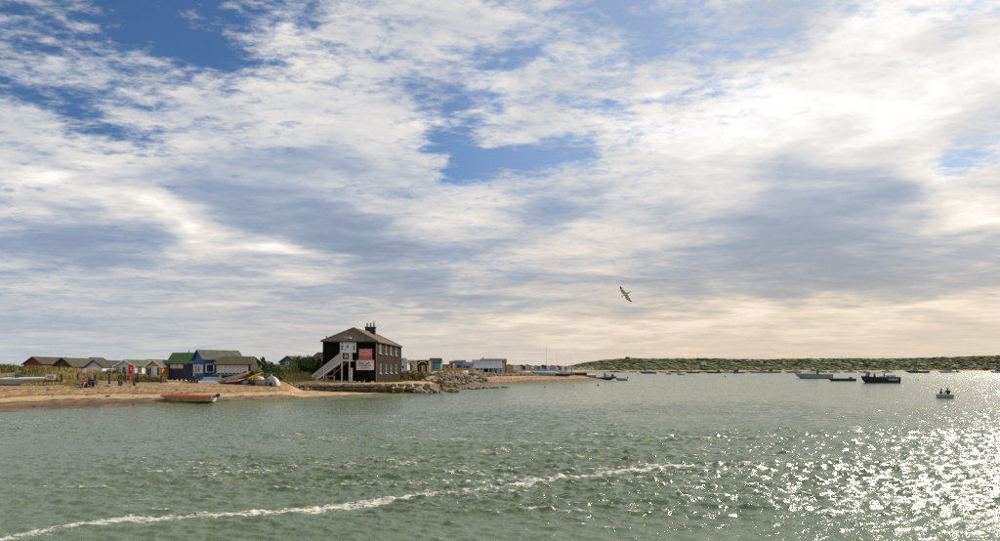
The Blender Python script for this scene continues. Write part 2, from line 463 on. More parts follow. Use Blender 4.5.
def signed_dist(X, Y):
    best = np.full(X.shape, 1e9); inside = np.zeros(X.shape, bool)
    n = len(POLY)
    for i in range(n):
        ax, ay = POLY[i]; bx, by = POLY[(i+1) % n]
        dx, dy = bx-ax, by-ay
        t = np.clip(((X-ax)*dx+(Y-ay)*dy)/(dx*dx+dy*dy), 0, 1)
        best = np.minimum(best, np.hypot(X-ax-t*dx, Y-ay-t*dy))
        if ay != by:
            c = ((ay > Y) != (by > Y)) & (X < (bx-ax)*(Y-ay)/(by-ay)+ax)
            inside ^= c
    return np.where(inside, best, -best)

def hill_h(px):
    return np.interp(px, [553, 563, 572, 584, 600, 650, 700, 760, 850, 930, 1000, 1300], [1.0, 4.0, 9.0, 13.0, 14.6, 15.2, 15.2, 14.2, 15.4, 18.6, 22, 26])

def land_height(X, Y, sd=None):
    X = np.asarray(X, float); Y = np.asarray(Y, float)
    if sd is None: sd = signed_dist(X, Y)
    px = 500+FPX*X/np.maximum(Y, 1)
    wob = (fbm(X*0.22, Y*0.22, 3, 4)-0.5)
    h = np.interp(sd+wob*1.2*sstep(0, 3, sd), [-30, -8, 0, 2, 4, 6, 8.5, 11, 14, 40, 90], [-2.6, -1.0, 0, 0.25, 0.60, 0.95, 1.42, 1.58, 1.66, 1.70, 1.78])
    # in front of the stone wall the beach stays low
    wy = np.interp(X, [w[0] for w in WALL], [w[1] for w in WALL])
    zone = sstep(279, 306, px)*(1-sstep(424, 442, px))*(Y < 140)
    low = np.interp(sd, [-30, 0, 2, 6, 13], [-1.5, 0, .15, .35, .55])
    hw = np.where(Y < wy+0.25, low, np.maximum(h, 0) * 0 + 1.42)
    bh = sstep(wy-0.1, wy+0.5, Y)*np.where(X > WALL[-2][0]-1, sstep(2.2, 6.0, sd), 1)
    hw = low*(1-bh) + 1.42*bh
    h = np.where(sd > 0, h*(1-zone)+hw*zone, h)
    # dunes behind the beach
    top = np.interp(px, [-60, 0, 60, 100, 130, 165, 185, 225], [1.85, 1.7, 1.35, 0.85, 0.60, 0.35, 0.1, 0.0])*(Y < 130)
    lump = 0.75+0.55*fbm(X*0.16, Y*0.16, 8, 3)
    h = h + top*np.exp(-((Y-81.0)/6.0)**2)*lump
    h = h + 1.1*np.exp(-((X+31.0)/6.0)**2-((Y-97)/8.0)**2) + 0.9*np.exp(-((X+27.3)/3.2)**2-((Y-96)/5.0)**2)
    # rough ground behind the boulders and along the spit
    h = h + 0.75*sstep(430, 455, px)*(1-sstep(498, 520, px))*np.exp(-((Y-122)/16.0)**2)*sstep(4, 12, sd)
    h = h + 1.0*sstep(395, 420, px)*(1-sstep(470, 490, px))*np.exp(-((Y-150)/14.0)**2)
    h = h + 1.3*sstep(395, 430, px)*(1-sstep(575, 600, px))*sstep(190, 300, Y)*(1-sstep(560, 800, Y))*sstep(4, 30, sd)
    # the wooded headland
    far = sstep(740, 830, Y)
    hh = hill_h(px)+1.6*sstep(580, 640, px)
    h = h + far*hh*sstep(8, 150, sd)*(0.9+0.2*fbm(X*0.012, Y*0.012, 14, 3)) * sstep(546, 562, px)
    h = h + np.where(sd > 0, (fbm(X*1.2, Y*1.2, 5, 3)-0.5)*0.10, 0)
    return h

def Z(x, y): return float(land_height(np.array([x]), np.array([y]))[0])
def G(px, Y, dz=0.0):
    x = (px-500.0)/FPX*Y
    return Vector((x, Y, Z(x, Y)+dz))

def build_land():
    m = bpy.data.materials.new('beach_ground'); m.use_nodes = True
    g = NT(m.node_tree); b = m.node_tree.nodes['Principled BSDF']
    geo = g.n.new('ShaderNodeNewGeometry').outputs['Position']
    def attr(n):
        a = g.n.new('ShaderNodeAttribute'); a.attribute_name = n; return a.outputs['Fac']
    sd, veg, shg, alg = attr('shore'), attr('veg'), attr('shingle'), attr('algae')
    dist = g.vmath('LENGTH', geo, out=1)
    geo2 = g.mapping(geo, scale=(1.0, 0.30, 1.0))
    n0 = g.noise(geo, 0.35, 4, 0.6); n1 = g.noise(geo2, 1.6, 6, 0.7); n2 = g.noise(geo, 7.0, 4, 0.75); n3 = g.noise(geo, 0.08, 3, 0.6)
    sdn = g.math('ADD', sd, g.math('MULTIPLY', g.math('SUBTRACT', n0, 0.5), 2.2))
    sand = g.mix(g.rng(g.noise(geo2, 1.4, 6, .8), 0.35, 0.65), (0.52, 0.385, 0.195), (0.37, 0.250, 0.112))
    peb = g.ramp(g.noise(geo2, 4.0, 6, 0.85), [(0.34, (0.050, 0.026, 0.013)), (0.45, (0.20, 0.110, 0.045)), (0.54, (0.38, 0.235, 0.098)), (0.66, (0.56, 0.40, 0.215))])
    c = g.mix(g.rng(g.math('ADD', shg, g.math('MULTIPLY', g.math('SUBTRACT', n1, 0.5), 0.8)), 0.35, 0.65), sand, peb)
    wet = g.mix(g.rng(g.noise(geo2, 1.3, 6, .8), 0.42, 0.58), (0.20, 0.105, 0.045), (0.075, 0.042, 0.020))
    c = g.mix(g.rng(sdn, 2.9, 4.1, 1.0, 0.0), c, wet)
    # strand lines of dark weed
    for p0, w, s in ((3.8, 0.75, 0.97), (1.9, 0.5, 0.9), (6.2, 0.5, 0.7), (9.0, 0.5, 0.6)):
        q = g.math('ABSOLUTE', g.math('SUBTRACT', sdn, p0))
        f = g.math('MULTIPLY', g.rng(q, 0.0, w, 1.0, 0.0), g.rng(n1, 0.36, 0.50))
        c = g.mix(g.math('MULTIPLY', f, s), c, (0.055, 0.035, 0.022))
    al = g.math('ADD', alg, g.math('MULTIPLY', g.math('SUBTRACT', n1, 0.5), 1.3))
    alc = g.mix(g.rng(n2, 0.35, 0.65), (0.130, 0.165, 0.028), (0.070, 0.080, 0.020))
    c = g.mix(g.rng(al, 0.45, 0.70), c, alc)
    vc = g.mix(g.rng(n1, 0.35, 0.65), (0.27, 0.20, 0.075), (0.19, 0.155, 0.055))
    v = g.math('ADD', veg, g.math('MULTIPLY', g.math('SUBTRACT', n1, 0.5), 0.7))
    c = g.mix(g.rng(v, 0.40, 0.62), c, vc)
    # distant headland turf and heath
    hv = attr('headland')
    hc = g.ramp(g.noise(geo, 0.035, 6, 0.7), [(0.35, (0.040, 0.050, 0.016)), (0.5, (0.062, 0.072, 0.020)), (0.65, (0.095, 0.095, 0.028))])
    c = g.mix(hv, c, hc)
    g.put(b.inputs['Base Color'], c)
    g.put(b.inputs['Roughness'], g.rng(sdn, 0.2, 3.0, 0.35, 0.92))
    bn = g.n.new('ShaderNodeBump'); bn.inputs['Distance'].default_value = 0.10; bn.inputs['Strength'].default_value = 0.8
    g.put(bn.inputs['Height'], g.math('ADD', g.math('MULTIPLY', n2, 0.7), n1)); g.l.new(bn.outputs[0], b.inputs['Normal'])

    r = [24.0]
    while r[-1] < 5000:
        x = r[-1]; r.append(x + (0.30 if x < 56 else x*0.0052 if x < 135 else x*0.011 if x < 300 else x*0.02 if x < 1300 else x*0.1))
    r = np.array(r); a = np.radians(np.concatenate([np.linspace(-47, -38, 28, endpoint=False), np.linspace(-38, 8, 430, endpoint=False), np.linspace(8, 52, 150)]))
    Rr, A = np.meshgrid(r, a, indexing='ij'); X = Rr*np.sin(A); Y = Rr*np.cos(A)
    sdv = signed_dist(X, Y); H = land_height(X, Y, sdv)
    px = 500+FPX*X/Y
    wob = fbm(X*0.12, Y*0.12, 61, 3)
    veg = sstep(13.8, 15.2, sdv+2.0*(wob-0.5)+0*px)*(1-sstep(158, 178, px))*(Y < 130)
    veg = np.maximum(veg, (1-sstep(0.8, 1.4, ((X+32.0)/7.0)**2+((Y-94)/12.5)**2))*0.85)
    veg = np.maximum(veg, sstep(140, 150, Y)*sstep(395, 415, px)*(1-sstep(560, 600, px))*sstep(8, 18, sdv)*0.75*(Y < 700))
    veg = np.maximum(veg, ((X > -16.8) & (X < -14.6) & (Y > 93) & (Y < 112))*0.9)
    veg = np.maximum(veg, 0.8*sstep(98, 108, Y)*(px < 400))
    shg = sstep(5.2, 6.6, sdv)*(1-sstep(13, 17, sdv))*(1-sstep(270, 315, px))
    shg = np.maximum(shg, 0.50*sstep(200, 230, px)*(Y < 110)*(sdv > 5)*(1-sstep(270, 315, px)))
    shg = np.maximum(shg, sstep(425, 445, px)*(sdv < 9)*0.8)
    shg = np.maximum(shg, sstep(515, 530, px)*(sdv < 12)*(Y < 400)*0.7)
    alg = (1-sstep(1.3, 2.6, sdv))*sstep(-0.6, 0.0, sdv)*sstep(60, 200, px)*(Y < 320)
    alg = np.maximum(alg, 0.9*(1-sstep(1.6, 3.6, sdv))*sstep(310, 400, px)*(Y < 320))
    hv = sstep(760, 800, Y)*sstep(10, 22, sdv)
    keep = sdv > -7
    o = grid_mesh('ground', X, Y, H, keep, {'shore': sdv*(1-0.52*sstep(424, 440, px)*(1-sstep(512, 524, px))*(Y < 135))*(1-0.30*sstep(512, 524, px)*(Y < 300)), 'veg': veg, 'shingle': shg, 'algae': alg, 'headland': hv}, m)
    tag(o, kind='structure')
    return o
build_land()

# ------------------------------------------------------------------ grasses
def grass(name, pts, hgt, spread, cols, rg, wid=0.035):
    """upright bent blades, 3 triangles each, one mesh"""
    n = len(pts)
    a = rg.uniform(0, 6.283, n); lean = rg.uniform(0.1, 1.0, n)*spread
    h = hgt*rg.uniform(0.5, 1.25, n); la = rg.normal(-0.6, 0.9, n)
    w = wid*rg.uniform(0.6, 1.4, n)
    cx, sx = np.cos(a)*w, np.sin(a)*w; lx, ly = np.cos(la)*lean*h, np.sin(la)*lean*h
    base = np.array(pts)
    V = np.empty((n, 5, 3))
    V[:, 0] = base+np.stack([-cx, -sx, -0.05*np.ones(n)], -1); V[:, 1] = base+np.stack([cx, sx, -0.05*np.ones(n)], -1)
    V[:, 2] = base+np.stack([-cx*.7+lx*.35, -sx*.7+ly*.35, h*.6], -1); V[:, 3] = base+np.stack([cx*.7+lx*.35, sx*.7+ly*.35, h*.6], -1)
    V[:, 4] = base+np.stack([lx, ly, h], -1)
    o5 = np.arange(n)[:, None]*5
    q = np.concatenate([o5+0, o5+1, o5+3, o5+2], 1); t = np.concatenate([o5+2, o5+3, o5+4], 1)
    me = bpy.data.meshes.new(name)
    me.vertices.add(n*5); me.vertices.foreach_set('co', V.reshape(-1).astype(np.float32))
    loops = np.concatenate([q.ravel(), t.ravel()]); me.loops.add(len(loops)); me.loops.foreach_set('vertex_index', loops.astype(np.int32))
    ls = np.concatenate([np.arange(n)*4, n*4+np.arange(n)*3]); me.polygons.add(2*n); me.polygons.foreach_set('loop_start', ls.astype(np.int32))
    for c in cols: me.materials.append(c)
    k = (fbm(base[:, 0]*0.35, base[:, 1]*0.35, 77, 3)*1.5-0.25+rg.normal(0, 0.20, n))
    k = np.clip((k*len(cols)).astype(int), 0, len(cols)-1)
    me.polygons.foreach_set('material_index', np.concatenate([k, k]).astype(np.int32))
    me.update(calc_edges=True)
    o = bpy.data.objects.new(name, me); COL.objects.link(o)
    return tag(o, kind='stuff')
GR = [mat('grass_straw', (0.52, 0.40, 0.17), 0.8), mat('grass_ochre', (0.42, 0.32, 0.11), 0.8), mat('grass_olive', (0.29, 0.25, 0.08), 0.8),
      mat('grass_green', (0.14, 0.155, 0.040), 0.8)]
def scatter(n, fx, fy, test, rg, hz=0.0):
    x = fx(n); y = fy(n); sd = signed_dist(x, y); k = test(x, y, sd)
    x, y, sd = x[k], y[k], sd[k]
    return np.stack([x, y, land_height(x, y, sd)+hz], -1)
rg = np.random.default_rng(21)
def pxc(x, y): return 500+FPX*x/y
pts = scatter(110000, lambda n: rg.uniform(-78, -34, n), lambda n: rg.uniform(62, 92, n),
              lambda x, y, sd: (sd > 14.2+1.6*(fbm(x*.12, y*.12, 61, 3)-.5)) & (pxc(x, y) < 166) & (pxc(x, y) > -30) & (fbm(x*.5, y*.5, 91, 3) > 0.42-.1*(y > 76)) &
              ((pxc(x, y) < 98) | (y > 73.5+2.5*fbm(x*.3, y*.3, 96, 2))) & (fbm(x*.2, y*.2, 92, 2)+0.3*(y < 86) > 0.5), rg)
grass('marram_grass', pts, 0.28+0.22*sstep(66, 76, pts[:, 1]), 0.5, GR, rg)['label'] = 'dry ochre marram grass covering the dune behind the left beach'
pts = scatter(22000, lambda n: rg.uniform(-42, -24, n), lambda n: rg.uniform(81, 108, n),
              lambda x, y, sd: ((((x+32.0)/7.0)**2+((y-94)/12.5)**2) < 1.1) & (fbm(x*.5, y*.5, 91, 3) > 0.36), rg)
grass('rough_grass', pts, 0.5, 0.5, GR[1:], rg)['label'] = 'rough dry grass on the rise left of the dark house'
pts = scatter(42000, lambda n: rg.uniform(-24, 6, n), lambda n: rg.uniform(128, 185, n),
              lambda x, y, sd: (sd > 10) & (pxc(x, y) > 404) & (pxc(x, y) < 476) & (y > 136+6*(fbm(x*.2, y*.2, 93, 2)-.5)), rg)
grass('rough_grass', pts, 0.75, 0.5, GR[:3], rg, 0.07)['label'] = 'golden dune grass in front of the far huts'
pts = scatter(30000, lambda n: rg.uniform(-10, 60, n), lambda n: rg.uniform(200, 420, n),
              lambda x, y, sd: (sd > 14) & (pxc(x, y) > 500) & (pxc(x, y) < 590) & (fbm(x*.08, y*.08, 93, 2) > .4), rg)
grass('rough_grass', pts, 0.9, 0.5, GR[:3], rg, 0.12)['label'] = 'dune grass along the far spit'
pts = scatter(5000, lambda n: rg.uniform(-16.95, -14.2, n), lambda n: rg.uniform(92.3, 113, n), lambda x, y, sd: x < -16.9+2.6*sstep(92, 97, y), rg)
grass('lawn_grass', pts, 0.22, 0.4, [GR[3], GR[2]], rg)['label'] = 'green grass strip along the foot of the dark house'
pts = scatter(14000, lambda n: rg.uniform(-72, -38, n), lambda n: rg.uniform(58, 74, n),
              lambda x, y, sd: (sd > 10.4) & (sd < 14.8) & (pxc(x, y) < 112) & (fbm(x*.6, y*.6, 95, 3) > 0.56), rg)
grass('short_grass', pts, 0.16, 0.6, [GR[2], GR[1]], rg)['label'] = 'short tufts of grass at the top of the left beach'

# ------------------------------------------------------------------ leafy plants
LEAF = [mat('leaf_dark', (0.048, 0.068, 0.018), 0.7), mat('leaf_mid', (0.10, 0.13, 0.030), 0.7), mat('leaf_light', (0.19, 0.205, 0.045), 0.7),
        mat('leaf_olive', (0.190, 0.160, 0.050), 0.7), mat('leaf_straw', (0.30, 0.22, 0.08), 0.7)]
BARK = mat('bark', (0.11, 0.085, 0.06), 0.9, 0.3, 6)
def leaf_cloud(rx, ry, rz, n, size, tones, seed, lumps=9):
    """leaf faces gathered in lumps over an uneven dome standing on z=0"""
    rg = np.random.default_rng(seed)
    C = []
    for i in range(lumps):
        a = rg.uniform(0, 6.283); q = math.sqrt(rg.uniform(0, 1))*0.72; h = rg.uniform(0.15, 1.0)*(1-0.55*q*q)
        C.append((rx*q*math.cos(a), ry*q*math.sin(a), rz*h*0.72, rg.uniform(0.26, 0.5)))
    C = np.array(C); k = rg.integers(0, lumps, n)
    d = rg.normal(0, 1, (n, 3)); d /= np.linalg.norm(d, axis=1)[:, None]
    rr = rg.uniform(0.45, 1.08, n)**0.6
    p = C[k, :3]+d*np.array([rx, ry, rz*0.85])*(C[k, 3]*rr)[:, None]
    p[:, 2] = np.abs(p[:, 2])
    nrm = d+rg.normal(0, 0.45, (n, 3)); nrm /= np.linalg.norm(nrm, axis=1)[:, None]
    u = np.cross(nrm, rg.normal(0, 1, (n, 3))); u /= np.linalg.norm(u, axis=1)[:, None]; v = np.cross(nrm, u)
    s = size*rg.uniform(0.6, 1.4, n)[:, None]
    V = np.stack([p-u*s, p+v*s*0.6, p+u*s, p-v*s*0.6], 1).reshape(-1, 3)
    f = np.arange(4*n).reshape(n, 4)
    me = bpy.data.meshes.new('foliage'); me.vertices.add(4*n); me.vertices.foreach_set('co', V.ravel().astype(np.float32))
    me.loops.add(4*n); me.loops.foreach_set('vertex_index', f.ravel().astype(np.int32))
    me.polygons.add(n); me.polygons.foreach_set('loop_start', (np.arange(n)*4).astype(np.int32))
    for t in tones: me.materials.append(LEAF[t])
    kk = np.clip(((k*0.618) % 1*len(tones)+rg.normal(0, .6, n)).astype(int), 0, len(tones)-1)
    me.polygons.foreach_set('material_index', kk.astype(np.int32)); me.update(calc_edges=True)
    return me
def shrub(name, label, cat, loc, rx, ry, rz, n, size, tones, seed, lumps=9, stems=4, group=None):
    t = thing(name, label, cat, loc, group=group)
    part('foliage', leaf_cloud(rx, ry, rz, n, size, tones, seed, lumps), t)
    s = MB(); r_ = random.Random(seed)
    for i in range(stems):
        a = r_.uniform(0, 6.28); q = r_.uniform(0.2, 0.6)
        s.tube((0.05*math.cos(a), 0.05*math.sin(a), -0.1), (rx*q*math.cos(a), ry*q*math.sin(a), rz*0.6), 0.05, BARK, 6, 0.015)
    s.build('stem', t)
    return t
def gz(px, Y, dz=-0.05): return G(px, Y, dz)
shrub('large_shrub', 'big dark green rounded bush standing against the left side of the dark house', 'bush', gz(303.5, 94), 2.15, 2.0, 2.75, 9000, 0.085, [0, 0, 1, 1, 2], 3, 16, 6)
shrub('shrub', 'light green bushy shoot beside the big dark bush and the house corner', 'bush', gz(316.5, 96), 0.9, 0.9, 2.6, 1500, 0.09, [1, 2, 2], 4, 5)
shrub('tall_shrub', 'tall ragged dark shrub rising above the sandy mound with cream hut behind', 'bush', gz(266.5, 90), 1.0, 0.9, 3.3, 2400, 0.10, [0, 1, 1], 5, 6)
shrub('shrub', 'dark green shrub filling the mound just right of the ragged tall shrub', 'bush', gz(273, 89), 1.3, 1.0, 2.2, 2200, 0.09, [0, 1, 2], 6, 6)
shrub('shrub', 'green bush in front of the right end of the brown roofed veranda hut', 'bush', gz(251.5, 76.6), 1.2, 0.8, 2.2, 2800, 0.085, [0, 1, 1, 2], 7, 8)
shrub('shrub', 'olive bush between the veranda hut and the yellow kayak', 'bush', gz(259, 83), 1.4, 1.0, 1.5, 2400, 0.085, [1, 3, 3, 2], 8, 7)
shrub('shrub', 'low green bush behind the round upturned white boat', 'bush', gz(271, 82), 1.8, 1.0, 1.35, 2800, 0.085, [1, 2, 3, 0], 9, 8)
shrub('shrub', 'golden dry bush on the mound below the teal hut gable', 'bush', gz(284.5, 100), 1.1, 0.9, 1.5, 1500, 0.09, [3, 4, 4], 10, 6)
shrub('low_plant', 'dark low plant on the sandy slope beside the big bush', 'plant', gz(287, 92.5), 0.6, 0.6, 0.8, 500, 0.08, [0, 1, 3], 12, 4, 2)
shrub('large_shrub', 'wide olive and golden bush on the sand right of the dark house', 'bush', gz(417.5, 107), 2.0, 1.8, 1.85, 5200, 0.085, [1, 3, 4, 3, 2], 13, 13)
shrub('shrub', 'golden bush behind the standing person at the right end of the dark house', 'bush', gz(406.5, 116), 1.1, 1.0, 1.9, 1600, 0.1, [3, 4, 4], 14, 5)
shrub('low_plant', 'small dark green plant growing on the sand above the boulders', 'plant', gz(438, 104), 0.55, 0.5, 0.55, 500, 0.07, [0, 1], 15, 4, 2)
shrub('shrub', 'dark bush behind the blue gabled hut on the dune crest', 'bush', gz(112, 79.5), 1.1, 0.9, 1.0, 1200, 0.08, [0, 3, 3], 16, 6)
shrub('shrub', 'green bush in front of the white hut with green roof', 'bush', gz(121, 76), 1.4, 0.9, 0.95, 1500, 0.08, [1, 2, 3], 17, 6)
shrub('shrub', 'olive bush right of the red lifebuoy post', 'bush', gz(141, 75.5), 1.2, 0.9, 0.95, 1300, 0.08, [1, 3, 3], 18, 6)
shrub('shrub', 'olive and straw bush in front of the yellow hut', 'bush', gz(155.5, 75), 0.8, 0.7, 0.8, 800, 0.08, [1, 3, 4], 19, 5)
shrub('shrub', 'dark brown green bush at the far left of the dune crest', 'bush', gz(9, 79), 1.9, 1.2, 0.95, 1700, 0.085, [0, 3, 3, 1], 20, 8)
shrub('shrub', 'dark bush low in the grass behind the white speedboat bow', 'bush', gz(52, 70.5), 1.0, 0.6, 0.65, 900, 0.07, [0, 0, 3], 22, 5)

# ------------------------------------------------------------------ the wooded headland
def headland_scrub():
    rg = np.random.default_rng(31)
    n = 26000
    py = rg.uniform(545, 1260, n);
    Y = rg.uniform(815, 1500, n); X = (py-500)/FPX*Y
    sd = signed_dist(X, Y)
    k = (sd > 14) & (sd < 230) & (rg.uniform(0, 1, n) < 1.15-sd/260)
    X, Y, sd = X[k], Y[k], sd[k]; H = land_height(X, Y, sd)
    n = len(X)
    bm = bmesh.new(); bmesh.ops.create_icosphere(bm, subdivisions=1, radius=1)
    base = np.array([v.co[:] for v in bm.verts]); fc = np.array([[v.index for v in f.verts] for f in bm.faces]); bm.free()
    nv = len(base); V = np.empty((n, nv, 3), np.float32)
    for i in range(n):
        s = (1.6+3.6*rg.beta(1.2, 2.6))*(0.75 if sd[i] < 30 else 1.0); d = base*(1+rg.normal(0, 0.17, (nv, 1)))
        V[i] = d*np.array([s*rg.uniform(1.0, 2.2), s*rg.uniform(0.9, 1.6), s*rg.uniform(0.26, 0.46)])+np.array([X[i], Y[i], H[i]+s*0.12])
    F = (fc[None]+np.arange(n)[:, None, None]*nv).reshape(-1, 3)
    me = bpy.data.meshes.new('scrub'); me.vertices.add(n*nv); me.vertices.foreach_set('co', V.ravel())
    me.loops.add(F.size); me.loops.foreach_set('vertex_index', F.ravel().astype(np.int32))
    me.polygons.add(len(F)); me.polygons.foreach_set('loop_start', (np.arange(len(F))*3).astype(np.int32))
    cols = [(0.070, 0.082, 0.028), (0.094, 0.106, 0.030), (0.122, 0.132, 0.034), (0.158, 0.160, 0.038), (0.180, 0.155, 0.046)]  # close, lightened tones stand in for haze over the headland
    for i, c in enumerate(cols): me.materials.append(mat(f'scrub_{i}', c, 0.85, 0.35, 0.5))
    kk = np.clip((rg.beta(1.6, 1.8, n)*5+1.3*(fbm(X*.02, Y*.02, 33, 2)-.5)*2).astype(int), 0, 4)
    me.polygons.foreach_set('material_index', np.repeat(kk, len(fc)).astype(np.int32))
    me.update(calc_edges=True)
    o = bpy.data.objects.new('heath_scrub', me); COL.objects.link(o)
    tag(o, 'dense dark and light green heath scrub covering the far headland', kind='stuff')
    # a few taller trees breaking the crest
    tones = [0, 0, 1]
    protos = [leaf_cloud(4.2, 3.6, 4.6, 260, 0.75, tones, 100+i, 6) for i in range(3)]
    spots = [(627, 'dark rounded tree standing highest on the headland crest above the blue barge'), (698, 'dark tree on the crest above the small white far building'),
             (703, 'second crest tree close above the small white far building'), (739, 'dark tree breaking the headland skyline above the pale blue launch'),
             (765, 'low dark tree on the crest right of the pale blue launch'), (831, 'dark tree on the crest above the low dark barge with red end'), (590, 'dark tree at the sloping left end of the headland'),
             (576, 'leftmost small tree on the foot of the headland slope'), (955, 'dark tree on the crest above the white two person dinghy'), (985, 'rightmost dark tree on the headland crest')]
    for i, (px, lb) in enumerate(spots):
        Y0 = 1010 if px > 600 else 960
        t = thing('tree', lb, 'tree', G(px, Y0, 0.0), rz=i*1.3, group='trees on the headland crest')
        part('crown', protos[i % 3], t, (0, 0, -0.4)); MB().tube((0, 0, -0.5), (0, 0, 2.6), 0.35, BARK, 7, 0.18).build('trunk', t)
headland_scrub()

# ------------------------------------------------------------------ buildings
GLASS = mat('window_glass', (0.035, 0.045, 0.055), 0.08, spec=0.9)
WHITE = mat('white_paint', (0.74, 0.73, 0.70), 0.5, 0.14, 3)
CREAM = mat('cream_paint', (0.72, 0.66, 0.52), 0.55, 0.12, 3)
TAR = mat('tarred_boards', (0.010, 0.008, 0.0075), 0.9, spec=0.06, var=0.35, scale=1.2, bump=0.4, bscale=9, stretch=(1, 1, 6))  # front and rear boards; the front wall's shade is deepened into this black
TARB = mat('tarred_boards_sunlit', (0.037, 0.026, 0.0185), 0.9, spec=0.1, var=0.3, scale=1.5, bump=0.4, bscale=9, stretch=(1, 1, 7))  # the same boards with the side wall's sunlight put into the colour
WOOD = mat('weathered_wood', (0.26, 0.20, 0.14), 0.85, 0.35, 4)
PALEW = mat('pale_wood', (0.50, 0.42, 0.32), 0.8, 0.25, 4)
DARKW = mat('dark_wood', (0.055, 0.042, 0.032), 0.85, 0.3, 4)
BLACK = mat('black_plastic', (0.018, 0.018, 0.020), 0.45)
STEEL = mat('grey_metal', (0.32, 0.33, 0.34), 0.45, 0.15, 6, metal=0.6)
RED = mat('red_paint', (0.55, 0.020, 0.018), 0.4, 0.12, 4)

def text_mesh(parent, s, size, m, loc, rot=(R(90), 0, 0), bold=0.0, align='CENTER', name='lettering'):
    cu = bpy.data.curves.new('lettering', 'FONT'); cu.body = s; cu.size = size; cu.align_x = align; cu.align_y = 'CENTER'
    cu.extrude = 0.004; cu.offset = bold; cu.resolution_u = 2
    o = bpy.data.objects.new('lettering', cu); COL.objects.link(o)
    dg = bpy.context.evaluated_depsgraph_get(); me = bpy.data.meshes.new_from_object(o.evaluated_get(dg))
    bpy.data.objects.remove(o); me.materials.clear(); me.materials.append(m)
    p = bpy.data.objects.new(name, me); COL.objects.link(p); p.parent = parent
    p.location = loc; p.rotation_euler = rot; return p

def window(parent, c, w, h, face, frame=WHITE, pane=GLASS, t=0.09, bars=(0, 0), bw=0.05, name='window', fdepth=0.07):
    """frame (+bars) as a part with the pane as its child; face is 'front' (-Y), 'right' (+X) or 'left'"""
    def box(mb, u, v, du, dv, dep, off):
        if face == 'front': mb.box((c[0]+u, c[1]-off, c[2]+v), (du, dep, dv))
        elif face == 'right': mb.box((c[0]+off, c[1]+u, c[2]+v), (dep, du, dv))
        else: mb.box((c[0]-off, c[1]+u, c[2]+v), (dep, du, dv))
    f = MB(); f.mi(frame)
    for (u, v, du, dv) in ((0, h/2-t/2, w, t), (0, -h/2+t/2, w, t), (-w/2+t/2, 0, t, h-2*t), (w/2-t/2, 0, t, h-2*t)): box(f, u, v, du, dv, fdepth, fdepth/2+0.003)
    for i in range(bars[0]): box(f, -w/2+w*(i+1)/(bars[0]+1), 0, bw, h-2*t, fdepth*0.8, fdepth/2+0.002)
    for i in range(bars[1]): box(f, 0, -h/2+h*(i+1)/(bars[1]+1), w-2*t, bw, fdepth*0.7, fdepth/2+0.002)
    f.m = [0]*len(f.m)
    fo = MB.build(f, name, parent)
    p = MB(); p.mi(pane); box(p, 0, 0, w-2*t+0.002, h-2*t+0.002, 0.02, 0.018); p.m = [0]*len(p.m)
    p.build('pane', fo)
    return fo

def hut(name, label, loc, W, L, wallh, rise, wall, roof, trim=WHITE, rz=0.0, over=0.18, gable=None, group='beach huts on the spit', cat='beach hut',
        front=(), side=(), base=0.35, door=None, left=()):
    """gable towards local -Y, ridge along +Y, origin on the ground under the middle of the gable"""
    t = thing(name, label, cat, loc, rz, group)
    z0, z1, z2 = base, base+wallh, base+wallh+rise
    w = MB(); a = W/2
    w.add([(-a,0,z0),(a,0,z0),(a,L,z0),(-a,L,z0),(-a,0,z1),(a,0,z1),(a,L,z1),(-a,L,z1),(0,0,z2-0.02),(0,L,z2-0.02)],
          [(0,3,2,1),(0,1,5,8,4),(1,2,6,5),(2,3,7,9,6),(3,0,4,7)], wall)
    w.build('wall', t)
    if gable:
        gb = MB(); gb.add([(-a*.97,-0.02,z1),(a*.97,-0.02,z1),(0,-0.02,z2-0.06),(-a*.97,0.0,z1),(a*.97,0.0,z1),(0,0.0,z2-0.06)], [(0,1,2),(5,4,3),(0,3,4,1),(1,4,5,2),(2,5,3,0)], gable)
        gb.build('gable', t)
    rf = MB(); sl = rise/a; ox = over; ez = z1-sl*ox
    for s in (-1, 1):
        pts = [(0,-over,z2+0.04),(s*(a+ox),-over,ez+0.04),(s*(a+ox),L+over,ez+0.04),(0,L+over,z2+0.04)]
        if s > 0: pts = [pts[0], pts[1], pts[2], pts[3]]
        else: pts = pts[::-1]
        rf.slab(pts, 0.07, roof)
    rf.build('roof', t)
    if trim:
        tb = MB()
        for s in (-1, 1): tb.bar((0,-over-0.025,z2-0.03),(s*(a+ox),-over-0.025,ez-0.03), 0.035, 0.16, trim)
        tb.build('bargeboard', t)
    for (u, v, ww, hh, fr, pn, br) in front: window(t, (u, 0, z0+v), ww, hh, 'front', fr, pn, bars=br)
    for (u, v, ww, hh, fr, pn, br) in side: window(t, (a, u, z0+v), ww, hh, 'right', fr, pn, bars=br)
    for (u, v, ww, hh, fr, pn, br) in left: window(t, (-a, u, z0+v), ww, hh, 'left', fr, pn, bars=br)
    if door:
        u, ww, hh, dm = door
        d = MB(); d.box((u, -0.02, z0+hh/2+0.03), (ww, 0.05, hh), dm); do = d.build('door', t)
        k = MB(); k.box((u+ww*0.36, -0.06, z0+hh*0.5), (0.04, 0.05, 0.10), STEEL); k.build('handle', do)
    if base > 0.05:
        fm = MB().box((0, 0, 0), (0.16, 0.16, base+0.7-0.004), DARKW).mesh('footing')
        for xx in (-a*0.85, 0, a*0.85): part('footing', fm, t, (xx, 0.15, base/2-0.35))
    return t

